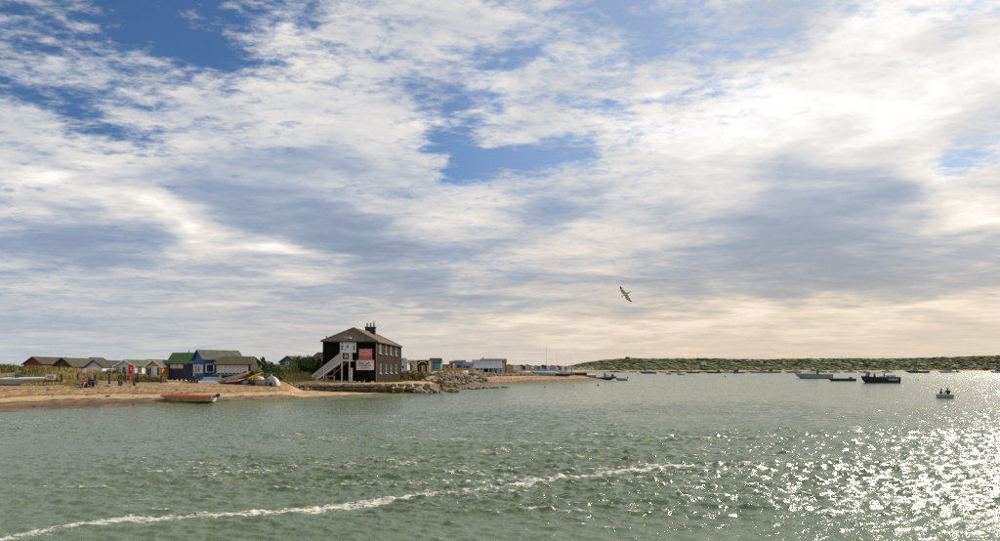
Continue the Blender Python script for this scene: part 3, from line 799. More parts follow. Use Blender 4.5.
def rows(px, Y, ya, ye, base_z):
    """apex and eave heights seen at rows ya, ye at distance Y"""
    za = EYE+(HZ-ya)/FPX*Y; ze = EYE+(HZ-ye)/FPX*Y
    return za, ze
def hutpx(name, label, px, Y, ya, ye, W, L, wall, roof, z0=None, **k):
    x = (px-500)/FPX*Y; zg = Z(x, Y) if z0 is None else z0
    za, ze = rows(px, Y, ya, ye, zg); base = k.pop('base', 0.3)
    return hut(name, label, (x, Y, zg), W, L, ze-zg-base, za-ze, wall, roof, base=base, **k)

def rmat(n, c, v=0.35): return mat(n, c, 0.85, v, 1.6, 0.3, 14)
REDB = mat('dark_red_boards', (0.20, 0.055, 0.045), 0.75, 0.25, 3)
BROWNB = mat('dark_brown_boards', (0.060, 0.040, 0.032), 0.8, 0.25, 3)
R_OLIVE = rmat('olive_felt', (0.065, 0.060, 0.028)); R_BROWN = rmat('brown_felt', (0.052, 0.044, 0.030)); R_GREY = rmat('grey_felt', (0.105, 0.102, 0.078))
R_GREEN = rmat('green_felt', (0.060, 0.115, 0.030)); R_DARK = rmat('dark_felt', (0.045, 0.040, 0.036)); R_GREEN2 = rmat('mossy_green_felt', (0.075, 0.100, 0.035))
R_MOSS = mat('mossy_brown_shingles', (0.100, 0.078, 0.045), 0.9, 0.5, 2.2, 0.4, 12, col2=(0.060, 0.056, 0.024))
NAVY = mat('navy_boards', (0.014, 0.018, 0.070), 0.6, 0.25, 3, stretch=(1, 1, 5)); BLUE = mat('blue_boards', (0.022, 0.078, 0.27), 0.55, 0.2, 3, stretch=(1, 1, 5))
BTRIM = mat('blue_trim', (0.02, 0.04, 0.20), 0.5); YELLOW = mat('ochre_boards', (0.50, 0.27, 0.055), 0.6, 0.2, 3, stretch=(1, 1, 5))
YTRIM = mat('yellow_frame', (0.60, 0.38, 0.12), 0.55); BLIND = mat('pale_blind', (0.62, 0.63, 0.62), 0.7, 0.12, 4); TEAL = mat('teal_boards', (0.06, 0.16, 0.19), 0.6, 0.2, 3)
LILAC = mat('pale_grey_and_shaded_white', (0.55, 0.54, 0.57), 0.6, 0.12, 3, stretch=(1, 1, 5)); LBLUE = mat('light_blue_boards', (0.26, 0.42, 0.50), 0.6, 0.15, 3)  # pale grey; on white hut gables it carries their shade
CURT = mat('dark_green_glass', (0.035, 0.05, 0.045), 0.15, spec=0.8)

hutpx('beach_hut', 'dark red hut with brown roof behind the dune grass, farthest left of all the huts', 33, 92, 356.8, 363.6, 2.6, 7.0, REDB, R_BROWN, trim=REDB, z0=1.9, gable=mat('darker_red_boards', (0.14, 0.035, 0.03), 0.8, 0.2, 3))
hutpx('beach_hut', 'dark brown hut with long olive roof, right of the dark red hut', 62.4, 88, 358.0, 366.2, 2.7, 9.0, BROWNB, R_OLIVE, trim=BROWNB, z0=1.9)
hutpx('beach_hut', 'low dark roofed hut showing only its ridge behind the blue trimmed white hut', 91, 104, 357.6, 362.0, 2.2, 3.0, BROWNB, R_DARK, trim=BROWNB, z0=1.9)
hutpx('beach_hut', 'white hut with dark blue roof trim and dark brown roof', 94, 86, 360.2, 366.4, 2.15, 6.0, WHITE, R_BROWN, trim=BTRIM, gable=LILAC, z0=1.9,  # white gable, its shade painted in as pale grey
      front=((-0.45, 0.75, 0.5, 0.6, WHITE, GLASS, (0, 0)), (0.45, 0.75, 0.5, 0.6, WHITE, GLASS, (0, 0))))
hutpx('beach_hut', 'white hut with green roof and three dark front windows behind the red lifebuoy post', 124.8, 82, 359.8, 366.0, 2.55, 5.0, WHITE, R_GREEN2, trim=WHITE, gable=LILAC, z0=1.9,  # gable toned grey for the shade on its white boards
      front=((-0.80, 0.87, 0.62, 1.15, WHITE, CURT, (0, 0)), (-0.05, 0.87, 0.62, 1.15, WHITE, CURT, (0, 0)), (0.70, 0.87, 0.62, 1.15, WHITE, CURT, (0, 0))),
      side=((0.9, 0.95, 1.1, 0.9, WHITE, CURT, (1, 0)),))
hutpx('beach_hut', 'small hut with only its dark green roof showing between the white and the ochre hut', 147, 96, 359.4, 363, 2.4, 3.6, WHITE, R_GREEN, trim=WHITE, z0=1.9)
hutpx('beach_hut', 'ochre yellow hut with grey roof and white framed windows', 153.5, 80, 359.8, 366.6, 2.05, 5.0, YELLOW, R_GREY, trim=WHITE, gable=YELLOW, z0=1.9,
      front=((-0.52, 0.82, 0.85, 1.15, WHITE, GLASS, (1, 0)), (0.62, 0.82, 0.5, 1.15, WHITE, GLASS, (0, 0))), door=(0.17, 0.42, 1.38, WHITE))
hutpx('beach_hut', 'orange brown boarded lean-to with grey roof between the ochre and the navy hut', 167.5, 83, 362.5, 366.2, 1.7, 3.0, YELLOW, R_GREY, trim=WHITE, z0=1.9, front=((0.1, 0.9, 0.8, 0.6, WHITE, BLIND, (0, 0)),))

def navy_hut():
    Y = 81.6; x0 = P(168.5, Y, z=0).x; x1 = P(193.6, Y, z=0).x; L = x1-x0; xc = (x0+x1)/2
    zb = 2.15; ze = EYE+(HZ-362)/FPX*Y; za = EYE+(HZ-353)/FPX*(Y+1.6); zg = Z(xc, Y)
    t = thing('beach_hut', 'navy blue hut with bright green roof and long yellow framed window', 'beach hut', (xc, Y, zg), 0, 'beach huts on the spit')
    zb -= zg; ze -= zg; za -= zg; D = 3.0; a = L/2
    MB().add([(-a,0,zb),(a,0,zb),(a,D,zb),(-a,D,zb),(-a,0,ze),(a,0,ze),(a,D,ze),(-a,D,ze),(-a,1.5,za-.05),(a,1.5,za-.05)],
             [(0,3,2,1),(0,1,5,4),(1,2,6,9,5),(2,3,7,6),(3,0,4,8,7)], NAVY).build('wall', t)
    rf = MB()
    s = (za-ze)/1.5
    rf.slab([(-a-0.25,-0.3,ze-0.3*s+0.05),(a+0.05,-0.3,ze-0.3*s+0.05),(a+0.05,1.5,za+0.05),(-a-0.25,1.5,za+0.05)], 0.08, R_GREEN)
    rf.slab([(a+0.05,D+0.3,ze-0.3*s+0.05),(-a-0.25,D+0.3,ze-0.3*s+0.05),(-a-0.25,1.5,za+0.05),(a+0.05,1.5,za+0.05)], 0.08, R_GREEN)
    rf.build('roof', t)
    MB().tube((0.25,1.5,za), (0.25,1.5,za+0.35), 0.04, BLACK, 6).build('flue', t)
    window(t, (-a+1.03, 0, ze-0.42), 1.62, 0.74, 'front', YTRIM, BLIND, t=0.07, bars=(1, 0), bw=0.16)
    MB().box((0.55, -0.03, ze-0.25), (0.22, 0.05, 0.12), WHITE).build('name_plate', t)
    d = MB(); d.box((0.75, -0.015, zb+0.85), (0.72, 0.03, 1.6), mat('navy_door', (0.010, 0.012, 0.05), 0.5)); d.build('door', t)
    for i in range(6):
        MB().box((-a+0.2+i*(L-0.4)/5, 0.15, (zb-0.5)/2+0.0), (0.18, 0.18, zb+0.5-0.006), WOOD if i > 2 else DARKW).build('post', t)
    MB().box((0, 0.1, zb-0.08), (L+0.1, 0.5, 0.13), DARKW).build('sill_beam', t)
navy_hut()
def blue_hut():
    Y = 78.8; base = P(198.2, Y, z=0); zg = Z(base.x, Y); zb = 2.1
    za, ze = rows(0, Y, 350.0, 359.8, 0); 
    t = hut('beach_hut', 'bright blue hut with grey roof, white framed windows and steep front gable', (base.x, Y, zg), 2.7, 4.9, ze-zb+0.10, za-ze-0.1, BLUE, R_GREY,
        trim=BLUE, rz=R(-40), base=zb-zg,
        front=((-0.95, 1.05, 0.30, 1.35, CREAM, GLASS, (0, 0)), (-0.42, 1.2, 0.55, 1.0, WHITE, GLASS, (0, 0)), (0.24, 1.2, 0.55, 1.0, WHITE, GLASS, (0, 0)), (0.93, 1.2, 0.5, 1.0, CREAM, BLIND, (0, 0))),
        side=((0.72, 1.3, 1.0, 1.0, WHITE, GLASS, (0, 0)),))
    d = MB()
    for i in range(5): MB().box((-1.35+0.68*i, -0.45, (zb-zg-0.6)/2), (0.16, 0.16, zb-zg+0.6-0.12), WOOD).build('deck_post', t)
    d.box((0, -0.35, zb-zg-0.07), (3.0, 0.75, 0.09), DARKW)
    d.build('deck', t)
blue_hut()
def veranda_hut():
    Y = 76.6; xa = P(213.5, Y, z=0).x; xb = P(253.2, Y, z=0).x; L = xb-xa; xc = (xa+xb)/2; zg = Z(xc, Y)
    zb = 2.75-zg; ze = EYE+(HZ-363.4)/FPX*Y-zg; za = EYE+(HZ-356.8)/FPX*(Y+1.7)-zg; D = 3.2; a = L/2
    t = thing('beach_hut', 'long hut on stilts with mossy brown roof and a row of pale blinds', 'beach hut', (xc, Y, zg), 0, 'beach huts on the spit')
    MB().add([(-a+.1,0.25,zb),(a-.4,0.25,zb),(a-.4,D,zb),(-a+.1,D,zb),(-a+.1,0.25,ze),(a-.4,0.25,ze),(a-.4,D,ze),(-a+.1,D,ze),(-a+.1,1.7,za-.1),(a-.4,1.7,za-.1)],
             [(0,3,2,1),(0,1,5,4),(1,2,6,9,5),(2,3,7,6),(3,0,4,8,7)], DARKW).build('wall', t)
    s = (za-ze)/1.7; rf = MB()
    rf.slab([(-a-0.1,-0.25,ze-0.25*s+.04),(a+0.1,-0.25,ze-0.25*s+.04),(a-0.45,1.7,za+.04),(-a+0.2,1.7,za+.04)], 0.09, R_MOSS)
    rf.slab([(a+0.1,D+0.2,ze-0.25*s+.04),(-a-0.1,D+0.2,ze-0.25*s+.04),(-a+0.2,1.7,za+.04),(a-0.45,1.7,za+.04)], 0.09, R_MOSS)
    rf.build('roof', t)
    n = 8; w = (L-1.0)/n
    for i in range(n):
        b = MB(); b.box((-a+0.35+w*(i+.5), 0.15, (zb+ze)/2-0.02), (w-0.07, 0.04, ze-zb-0.22), BLIND); b.build('blind', t)
    for i in range(n+1):
        MB().box((-a+0.35+w*i, 0.10, (zb+ze)/2-0.05), (0.06, 0.09, ze-zb), WHITE).build('mullion', t)
    MB().box((-0.2, 0.05, zb-0.08), (L-0.3, 0.5, 0.10), WOOD).build('sill_beam', t); MB().box((0, 1.2, (zb-.3)/2-.15), (L-.4, .1, zb+.1), DARKW).build('underfloor_shade', t)  # dark sheet under the floor stands for the shade between the stilts
    for i, (u, m, ww) in enumerate(((-a+0.75, WHITE, 0.32), (-a+1.9, DARKW, 0.16), (-0.2, DARKW, 0.16), (1.1, DARKW, 0.16), (a-0.6, DARKW, 0.16))):
        MB().box((u, 0.12, (zb-0.6)/2-0.08), (ww, 0.2, zb+0.5), m).build('post', t)
veranda_hut()
hutpx('beach_hut', 'small teal hut whose dark edged gable peeps over the golden bush', 287.5, 105, 356.0, 361.6, 2.5, 4.0, TEAL, R_DARK, trim=mat('teal_trim', (0.03, 0.08, 0.10), 0.6), front=((0, 1.9, 0.5, 0.45, WHITE, GLASS, (0, 0)),))
hutpx('beach_hut', 'small cream hut half hidden by the ragged tall shrub', 262.5, 102, 361.2, 364.2, 1.6, 3.0, CREAM, R_DARK, trim=mat('teal_trim', (0.03, 0.08, 0.10), 0.6), base=0.2)
def side_house():
    Y = 112.0; x = P(318.5, Y, z=0).x; zg = Z(x, Y); 
    t = thing('outbuilding', 'brown roofed outbuilding behind the left side of the dark house', 'building', (x, Y, zg), 0)
    ze = EYE+(HZ-361)/FPX*Y-zg; za = EYE+(HZ-352.2)/FPX*(Y+2)-zg; a = 1.7
    MB().add([(-a,0,-.3),(a+2,0,-.3),(a+2,4,-.3),(-a,4,-.3),(-a,0,ze),(a+2,0,ze),(a+2,4,ze),(-a,4,ze)], [(0,1,5,4),(1,2,6,5),(2,3,7,6),(3,0,4,7),(4,5,6,7)], BROWNB).build('wall', t)
    MB().slab([(-a-.15,-.15,ze+.03),(a+2.1,-.15,ze+.03),(a+2.1,2,za),(-a+1.0,2,za)], .1, rmat('dark_brown_tiles', (0.075, 0.052, 0.040))).slab([(a+2.1,4.2,ze+.03),(-a-.15,4.2,ze+.03),(-a+1.0,2,za),(a+2.1,2,za)], .1, rmat('dark_brown_tiles', (0.075, 0.052, 0.040))).slab([(-a-.15,4.2,ze+.03),(-a-.15,-.15,ze+.03),(-a+1.0,2,za)], .1, rmat('dark_brown_tiles', (0.075, 0.052, 0.040))).build('roof', t)
    MB().box((0.55, 3.0, za+0.05), (1.0, 1.0, 0.9), mat('dark_green_paint', (0.02, 0.05, 0.035), 0.6)).build('roof_box', t)
side_house()

# ------------------------------------------------------------------ the dark two storey house
def black_house():
    Yf = 92.0; Yb = 115.0
    xl = P(322.8, Yf, z=0).x; xr = P(376.0, Yf, z=0).x
    W = xr-xl; xc = (xl+xr)/2; zg = 1.42
    t = thing('dark_house', 'two storey dark boarded house with hipped roof, outside stairs and chimney', 'house', (xc, Yf, zg), 0)
    a = W/2; L = Yb-Yf
    ze = EYE+(HZ-341.3)/FPX*Yf-zg; za = EYE+(HZ-328.0)/FPX*94.6-zg
    af = a-.003; front = MB(); front.add([(-a,-.02,-.6),(af,-.02,-.6),(af,-.02,ze),(-a,-.02,ze),(-a,0.3,-.6),(a-.31,0.3,-.6),(a-.31,0.3,ze),(-a,0.3,ze)], [(0,1,2,3),(0,3,7,4),(4,7,6,5)], TAR)
    front.build('front_wall', t)
    # right wall with real window openings
    wins = [(P(379.8, 1, z=0).x, )]
    ys = []
    for px in (380.4, 386.0, 391.0, 396.0): ys.append((a+xc)/((px-500)/FPX)-Yf)
    ww, hh = 1.05, 1.42
    zu = (EYE+(HZ-348.7)/FPX*(Yf+ys[0]))-zg; zl = (EYE+(HZ-368.6)/FPX*(Yf+ys[0]))-zg
    rw = MB(); cuts = sorted(ys)
    def wall_strip(y0, y1, z0, z1): rw.box((a-0.15, (y0+y1)/2, (z0+z1)/2), (0.3, y1-y0, z1-z0), TARB)
    prev = 0.0
    for y in cuts:
        wall_strip(prev, y-ww/2, -0.6, ze)
        for (z0, z1) in ((-0.6, zl-hh/2), (zl+hh/2, zu-hh/2), (zu+hh/2, ze)): wall_strip(y-ww/2, y+ww/2, z0, z1)
        prev = y+ww/2
    wall_strip(prev, L, -0.6, ze)
    rw.build('side_wall', t)
    MB().add([(-a,0.3,-.6),(-a,L,-.6),(a-0.3,L,-.6),(-a,0.3,ze),(-a,L,ze),(a-0.3,L,ze)], [(1,0,3,4),(2,1,4,5)], TAR).build('rear_wall', t)
    for y in cuts:
        for zc, low in ((zu, False), (zl, True)):
            f = MB(); d = 0.13; x = a-d
            tt = 0.10
            for (u, v, du, dv) in ((0, hh/2-tt/2, ww, tt), (0, -hh/2+tt/2, ww, tt), (-ww/2+tt/2, 0, tt, hh-2*tt), (ww/2-tt/2, 0, tt, hh-2*tt), (0, 0.02, ww-2*tt, 0.06)):
                f.box((x, y+u, zc+v), (0.10 if du != 0.05 else 0.08, du-0.004, dv-0.004 if dv > 0.1 else dv), mat('dull_white_paint', (0.64, 0.62, 0.58), 0.6, 0.12, 3))
            # white painted reveals and projecting sill
            f.box((a-0.03, y+ww/2-0.03, zc), (0.10, 0.07, hh+0.02), mat('dull_white_paint', (0.64, 0.62, 0.58), 0.6, 0.12, 3)); f.box((a+0.05, y, zc-hh/2-0.03), (0.22, ww+0.2, 0.07), mat('dull_white_paint', (0.64, 0.62, 0.58), 0.6, 0.12, 3))
            fo = f.build('window', t)
            MB().box((x-0.01, y, zc), (0.02, ww-0.15, hh-0.15), BLIND if not low and y != cuts[1] else GLASS).build('pane', fo)
    # hipped roof
    tile_f = mat('front_roof_tiles', (0.150, 0.128, 0.100), 0.9, 0.45, 2.6, 0.6, 12, stretch=(1.6, .5, .5), spec=.2, col2=(0.066, 0.055, 0.043))
    tile_s = mat('side_roof_tiles', (0.135, 0.088, 0.048), 0.85, 0.5, 1.1, 0.5, 12, col2=(0.075, 0.058, 0.042))
    o = 0.22; r0 = 2.7; r1 = L-2.7
    A = [(-a-o,-o,ze+.02), (a+o,-o,ze+.02), (a+o,L+o,ze+.02), (-a-o,L+o,ze+.02), (0,r0,za), (0,r1,za)]
    rf = MB()
    rf.slab([A[0], A[1], A[4]], 0.12, tile_f); rf.build('front_hip', t)
    MB().slab([A[1], A[2], A[5], A[4]], 0.12, tile_s).slab([A[2], A[3], A[5]], 0.12, tile_s).slab([A[3], A[0], A[4], A[5]], 0.12, tile_s).build('roof', t)
    rm = mat('ridge_tiles', (0.26, 0.15, 0.07), 0.85, 0.4, 4)
    for p, q in ((A[4], A[5]), (A[1], A[4]), (A[0], A[4]), (A[2], A[5])):
        MB().tube((p[0], p[1], p[2]+0.02), (q[0], q[1], q[2]+0.02), 0.11, rm, 6).build('ridge_tile', t)
    MB().bar((-a-o-.05,-o-.06,ze-.06), (a+o+.05,-o-.06,ze-.06), 0.12, 0.12, BLACK).build('gutter', t); gt = MB(); gt.bar((a+o+.06,-o,ze-.06), (a+o+.06,L+o,ze-.06), 0.12, 0.12, BLACK); gt.build('gutter', t)
    MB().tube((a+.08,L-.15,-.4), (a+.08,L-.15,ze-.1), .06, BLACK, 6).build('downpipe', t)
    MB().box((a+0.02, 0.05, ze/2), (0.05, 0.18, ze-0.1), mat('corner_board', (0.16, 0.13, 0.11), 0.8, 0.2, 4)).build('corner_board', t)
    # chimney on the ridge
    cy = 107.0-Yf; ct = EYE+(HZ-327.8)/FPX*107-zg
    ch = MB(); brick = mat('sooty_brick', (0.030, 0.026, 0.026), 0.85, 0.4, 5, 0.4)
    ch.box((0, cy, (za-.6+ct)/2), (1.55, 0.95, ct-za+.6), brick); ch.box((0, cy, ct+.06), (1.75, 1.15, .14), brick); co = ch.build('chimney', t)
    pt = mat('chimney_pot_clay', (0.30, 0.29, 0.28), 0.7, 0.25, 6)
    for i, u in enumerate((-0.52, 0.02, 0.56)):
        p = MB(); h = (0.60, 0.62, 0.60)[i]
        p.tube((u, cy, ct+.12), (u, cy, ct+.12+h), .15, pt, 10, .12); p.tube((u, cy, ct+.12+h), (u, cy, ct+.18+h), .17, pt, 10, .17)
        if i == 2:
            for k in range(3): p.box((u-0.1+k*0.12, cy, ct+.35+h+0.05*k), (.05, .05, .32), pt)
        p.build('chimney_pot', co)
    MB().tube((-a+0.35, 0.6, ze+.1), (-a+0.35, 0.6, ze+.6), .05, BLACK, 6).ball((-a+0.35, 0.6, ze+.65), (.14, .14, .09), BLACK).build('roof_vent', t)
    # doorway bay
    bx0 = P(340.2, Yf, z=0).x-xc; bx1 = P(356.3, Yf, z=0).x-xc; bc = (bx0+bx1)/2; bw = bx1-bx0
    zt = EYE+(HZ-341.9)/FPX*Yf-zg; zf = EYE+(HZ-360.3)/FPX*90.7-zg
    zb = EYE+(HZ-352.6)/FPX*Yf-zg
    MB().box((bc, -0.05, (zt+zb)/2), (bw, 0.10, zt-zb-0.02), WHITE).build('door_surround', t)
    d = MB(); d.box((bc-0.05, -0.11, (zf+zt)/2-0.1), (0.92, 0.05, zt-zf-0.3), mat('white_door', (0.70, 0.70, 0.72), 0.45)); do = d.build('door', t)
    MB().box((bc-0.05, -0.145, zt-0.62), (0.24, 0.03, 0.34), GLASS).build('pane', do)
    MB().box((bc-0.36, -0.15, zt-0.98), (0.07, 0.05, 0.14), BLACK).build('handle', do)
    window(t, (bc-bw/2+0.28, -0.10, zt-0.78), 0.34, 0.72, 'front', WHITE, GLASS, t=0.06)
    window(t, (bc+bw/2-0.28, -0.10, zt-0.78), 0.34, 0.72, 'front', WHITE, GLASS, t=0.06)
    window(t, (bc-bw/2+0.28, -0.10, zt-0.22), 0.34, 0.22, 'front', WHITE, GLASS, t=0.05)
    window(t, (bc+bw/2-0.28, -0.10, zt-0.22), 0.34, 0.22, 'front', WHITE, GLASS, t=0.05)
    MB().box((bc, -0.14, zb+0.04), (bw+0.06, 0.16, 0.07), WHITE).build('door_sill', t)
    # floodlight on the front slope of the roof
    fl = MB(); fl.bar((-0.75, -0.2, ze+0.62), (-0.15, -0.35, ze+0.48), 0.10, 0.10, PALEW); fl.box((0.12, -0.4, ze+0.46), (0.42, 0.22, 0.16), WHITE); fl.box((0.0, -0.25, ze+0.32), (0.3, 0.2, 0.16), BLACK)
    fl.build('floodlight', t)
    # landing and stairs
    SW = mat('stair_paint', (0.62, 0.58, 0.54), 0.6, 0.2, 4)
    lx0 = P(341.3, 90.7, z=0).x-xc; lx1 = P(352.3, 90.7, z=0).x-xc
    ld = MB(); ld.box(((lx0+lx1)/2, -0.78, zf-0.07), (lx1-lx0+0.1, 1.34, 0.12), SW); ld.build('landing', t)
    zr = zf+1.05
    for i, px in enumerate((342.0, 349.6, 351.8)):
        x = P(px, 90.7, z=0).x-xc
        MB().box((x, -1.36, (zr-0.5)/2+0.0), (0.15 if i != 2 else 0.12, 0.13, zr+0.5), SW if i != 0 else SW).build('landing_post', t) if i != 2 else MB().box((x, -1.36, (zf+zr)/2), (0.14, 0.13, zr-zf), SW).build('landing_post', t)
    rl = MB(); rl.bar((lx0, -1.40, zr), (lx1, -1.40, zr), 0.10, 0.10, SW); rl.bar((lx0, -1.40, zf+0.10), (lx1, -1.40, zf+0.10), 0.06, 0.08, SW)
    n = 4; x_a = P(350.2, 90.7, z=0).x-xc
    for i in range(n): rl.box((x_a+0.05+i*(lx1-x_a-.1)/(n-1), -1.37, (zf+zr)/2+.05), (0.055, 0.03, zr-zf-0.16), SW)
    rl.build('landing_rail', t)
    pb = MB(); px0 = P(343.3, 90.6, z=0).x-xc; px1 = P(348.6, 90.6, z=0).x-xc
    pb.box(((px0+px1)/2, -1.36, (zf+zr)/2), (px1-px0, 0.03, 0.86), mat('dark_board', (0.03, 0.035, 0.05), 0.5)); po = pb.build('picture_board', t)
    pic = MB(); u = (px0+px1)/2
    pic.add([(u-.24,-1.381,zf+.52),(u+.24,-1.381,zf+.52),(u+.24,-1.381,zf+.80),(u-.24,-1.381,zf+.80)], [(0,1,2,3)], mat('board_sky_blue', (0.10, 0.28, 0.55), 0.5))
    pic.add([(u-.24,-1.383,zf+.36),(u+.22,-1.383,zf+.36),(u+.24,-1.383,zf+.55),(u-.10,-1.383,zf+.62),(u-.24,-1.383,zf+.50)], [(0,1,2,3,4)], mat('board_sand_orange', (0.55, 0.34, 0.10), 0.5))
    pic.build('picture', po)
    # flight down to the left
    fx = P(312.6, 90.7, z=0).x-xc; fz = 0.02; nst = 15
    for sy in (-1.30, -0.32):
        MB().bar((lx0, sy, zf-0.12), (fx, sy, fz+0.05), 0.07, 0.26, SW).build('stringer', t)
        hr = MB(); hr.bar((lx0, sy-0.03, zr), (fx, sy-0.03, fz+1.02), 0.08, 0.09, SW)
        hr.bar((lx0, sy-0.03, zf+0.22), (fx, sy-0.03, fz+0.30), 0.05, 0.07, SW)
        hr.build('handrail', t)
        nb = 26; bl = MB()
        for i in range(nb):
            k = (i+0.5)/nb; x = lx0+(fx-lx0)*k; z = (zf-0.02)+(fz+0.12-zf)*k
            bl.box((x, sy-0.03, z+0.60), (0.06, 0.03, 0.84), SW)
        bl.build('baluster', t)['kind'] = 'stuff'
        for k in (1.0, 0.6):
            x = lx0+(fx-lx0)*k; z = zf+(fz-zf)*k
            MB().box((x, sy-0.085, (z+1.05-0.3)/2), (0.12, 0.12, z+1.05+0.3), SW).build('newel_post', t)
    me = MB().box((0, 0, 0), (0.30, 0.98, 0.05), WOOD).mesh('stair_tread')
    for i in range(nst):
        k = (i+1)/(nst+1); part('stair_tread', me, t, (lx0+(fx-lx0)*k, -0.81, zf+(fz-zf)*k))
    return xc, zg, zf, a
HX, HZG, HZF, HA = black_house()

def wall_sign(name, label, px0, px1, y0, y1, Y, board, border, bt=0.06):
    x0 = P(px0, Y, z=0).x; x1 = P(px1, Y, z=0).x; z1 = EYE+(HZ-y0)/FPX*Y; z0 = EYE+(HZ-y1)/FPX*Y
    t = thing(name, label, 'sign', ((x0+x1)/2, Y, (z0+z1)/2), group=None); w = x1-x0; h = z1-z0
    MB().box((0, 0.03, 0), (w, 0.04, h), border).build('border', t)
    MB().box((0, 0.0, 0), (w-2*bt, 0.035, h-2*bt), board).build('board', t)
    return t, w, h
SRED = mat('sign_red', (0.52, 0.035, 0.035), 0.5); SWH = mat('sign_white', (0.70, 0.70, 0.72), 0.5); PINK = mat('sign_pink_edge', (0.60, 0.32, 0.30), 0.5); SBLK = mat('sign_black', (0.02, 0.02, 0.025), 0.5)
t, w, h = wall_sign('warning_sign', 'red notice with white lettering on the dark house front, above the white notice', 359.0, 372.0, 349.0, 359.4, 91.86, SRED, PINK)
for s, z, sz in (('WARNING', .44, .30), ('STRONG CURRENTS', .17, .20), ('DANGEROUS', -.10, .27), ('NO SWIMMING', -.42, .17)):
    text_mesh(t, s, sz, SWH if z != -.42 else PINK, (0, -.024, z), bold=.006)
t, w, h = wall_sign('speed_sign', 'white red edged notice with black lettering on the dark house, below the red notice', 356.0, 374.2, 359.8, 370.2, 91.86, SWH, SRED, .05)
text_mesh(t, 'HARBOUR NOTICE - ALL CRAFT', .15, SBLK, (0, -.024, .50), bold=.002)
for s, z in (('SPEED LIMIT', .22), ('IN HARBOUR', -.08), ('4 KNOTS', -.40)): text_mesh(t, s, .30, SBLK, (-.08, -.024, z), bold=.010)

def front_clutter():
    def fz(px, Y): return G(px, Y)
    t = thing('wooden_table', 'small pale wooden trestle table standing under the outside stairs', 'table', G(330.5, 90.2), 0.06)
    MB().box((0, 0, 0.80), (1.15, 0.6, 0.05), PALEW).build('tabletop', t)
    lg = MB().box((0, 0, 0.375), (0.07, 0.07, 0.80), PALEW).mesh('leg')
    for x in (-.5, .5):
        for y in (-.24, .24): part('leg', lg, t, (x, y, 0))
    MB().box((0, 0, 0.28), (1.0, 0.05, 0.06), PALEW).build('stretcher', t)
    c = G(351.4, 91.4); t = thing('white_board', 'narrow upright white board leaning on the dark wall below the landing', 'board', c, rot=(R(-7), 0, 0))
    MB().box((0, 0, 1.0), (0.26, 0.05, 2.0), WHITE).build('board_panel', t)
    c = G(325.5, 90.35); t = thing('spar', 'long brown spar propped slanting under the outside stairs', 'pole', c)
    MB().tube((0, 0, 0.02), (2.9, 0.5, 2.75), 0.045, WOOD, 7).build('pole', t)
    c = G(334.5, 91.0); t = thing('fishing_net', 'rusty brown bundle of net hanging under the outside stairs', 'net', (c.x, c.y, c.z))
    MB().ball((0, 0, 1.55), (.16, .14, .32), mat('rust_net', (0.16, 0.065, 0.035), .9, .4, 14), 8, 6).tube((0, 0, 1.8), (0.05, 0.05, 2.35), .015, DARKW, 5).ball((.03, 0, 1.15), (.09, .09, .25), mat('rust_net', (0.16, 0.065, 0.035), .9)).build('net_bundle', t)
    c = G(348.3, 91.2); t = thing('oars', 'pair of dark oars standing against the wall beside the white board', 'oars', c)
    for i, x in enumerate((0, .12)):
        MB().tube((x, 0, 0), (x+.04, .55, 2.1), .03, DARKW, 6).box((x, 0.02, .25), (.11, .03, .5), BROWNB).build('oar', t)
    c = G(324.5, 90.4); t = thing('crate', 'small teal crate on the ground under the stairs', 'crate', c)
    MB().box((0, 0, .14), (.4, .3, .28), TEAL).build('crate_body', t); MB().box((0, 0, .30), (.44, .34, .04), TEAL).build('lid', t)
    ms = [rock_mesh(500+i, (0.62, 0.60, 0.56), 'pale_stone') for i in range(3)]
    t = thing('edging_stones', 'row of small white painted stones along the foot of the dark house front', 'stones', G(345, 91.3))
    rr = random.Random(4); base = G(345, 91.3)
    for px in (314.5, 316, 318.5, 321.5, 326, 336.5, 338.4, 340.5, 343.5, 345, 347, 353.5, 355, 358.5, 360, 363.5, 371.5, 373.2):
        p = G(px, 91.2+rr.uniform(-.2, .2)); part('stone', ms[rr.randrange(3)], t, p-base+Vector((0, 0, .05)), (0, 0, rr.uniform(0, 6)), (rr.uniform(.12, .2),)*3)
    c = G(364.5, 91.0); tag(MB().box((0, 0, .16), (.12, .12, .36), PALEW).build('short_stake', None, c), 'short pale stake in front of the black front wall below the signs', 'post')

def rock_mesh(seed, col, mname, col2=None, sub=2, amp=0.16):
    bm = bmesh.new(); bmesh.ops.create_icosphere(bm, subdivisions=sub, radius=1.0)
    rr = random.Random(seed); off = Vector((rr.uniform(0, 99), rr.uniform(0, 99), rr.uniform(0, 99)))
    for _ in range(6):                                   # planar breaks
        n = Vector((rr.gauss(0, 1), rr.gauss(0, 1), rr.gauss(0, .8))).normalized(); d = rr.uniform(.62, .85)
        for v in bm.verts:
            k = v.co.dot(n)-d
            if k > 0: v.co -= n*k*0.92
    for v in bm.verts: v.co *= 1+amp*(mnoise.noise(v.co*1.7+off))
    me = bpy.data.meshes.new('stone'); bm.to_mesh(me); bm.free()
    me.materials.append(mat(mname, col, 0.88, 0.45, 2.2, 0.5, 12, col2=col2)); return me

front_clutter()

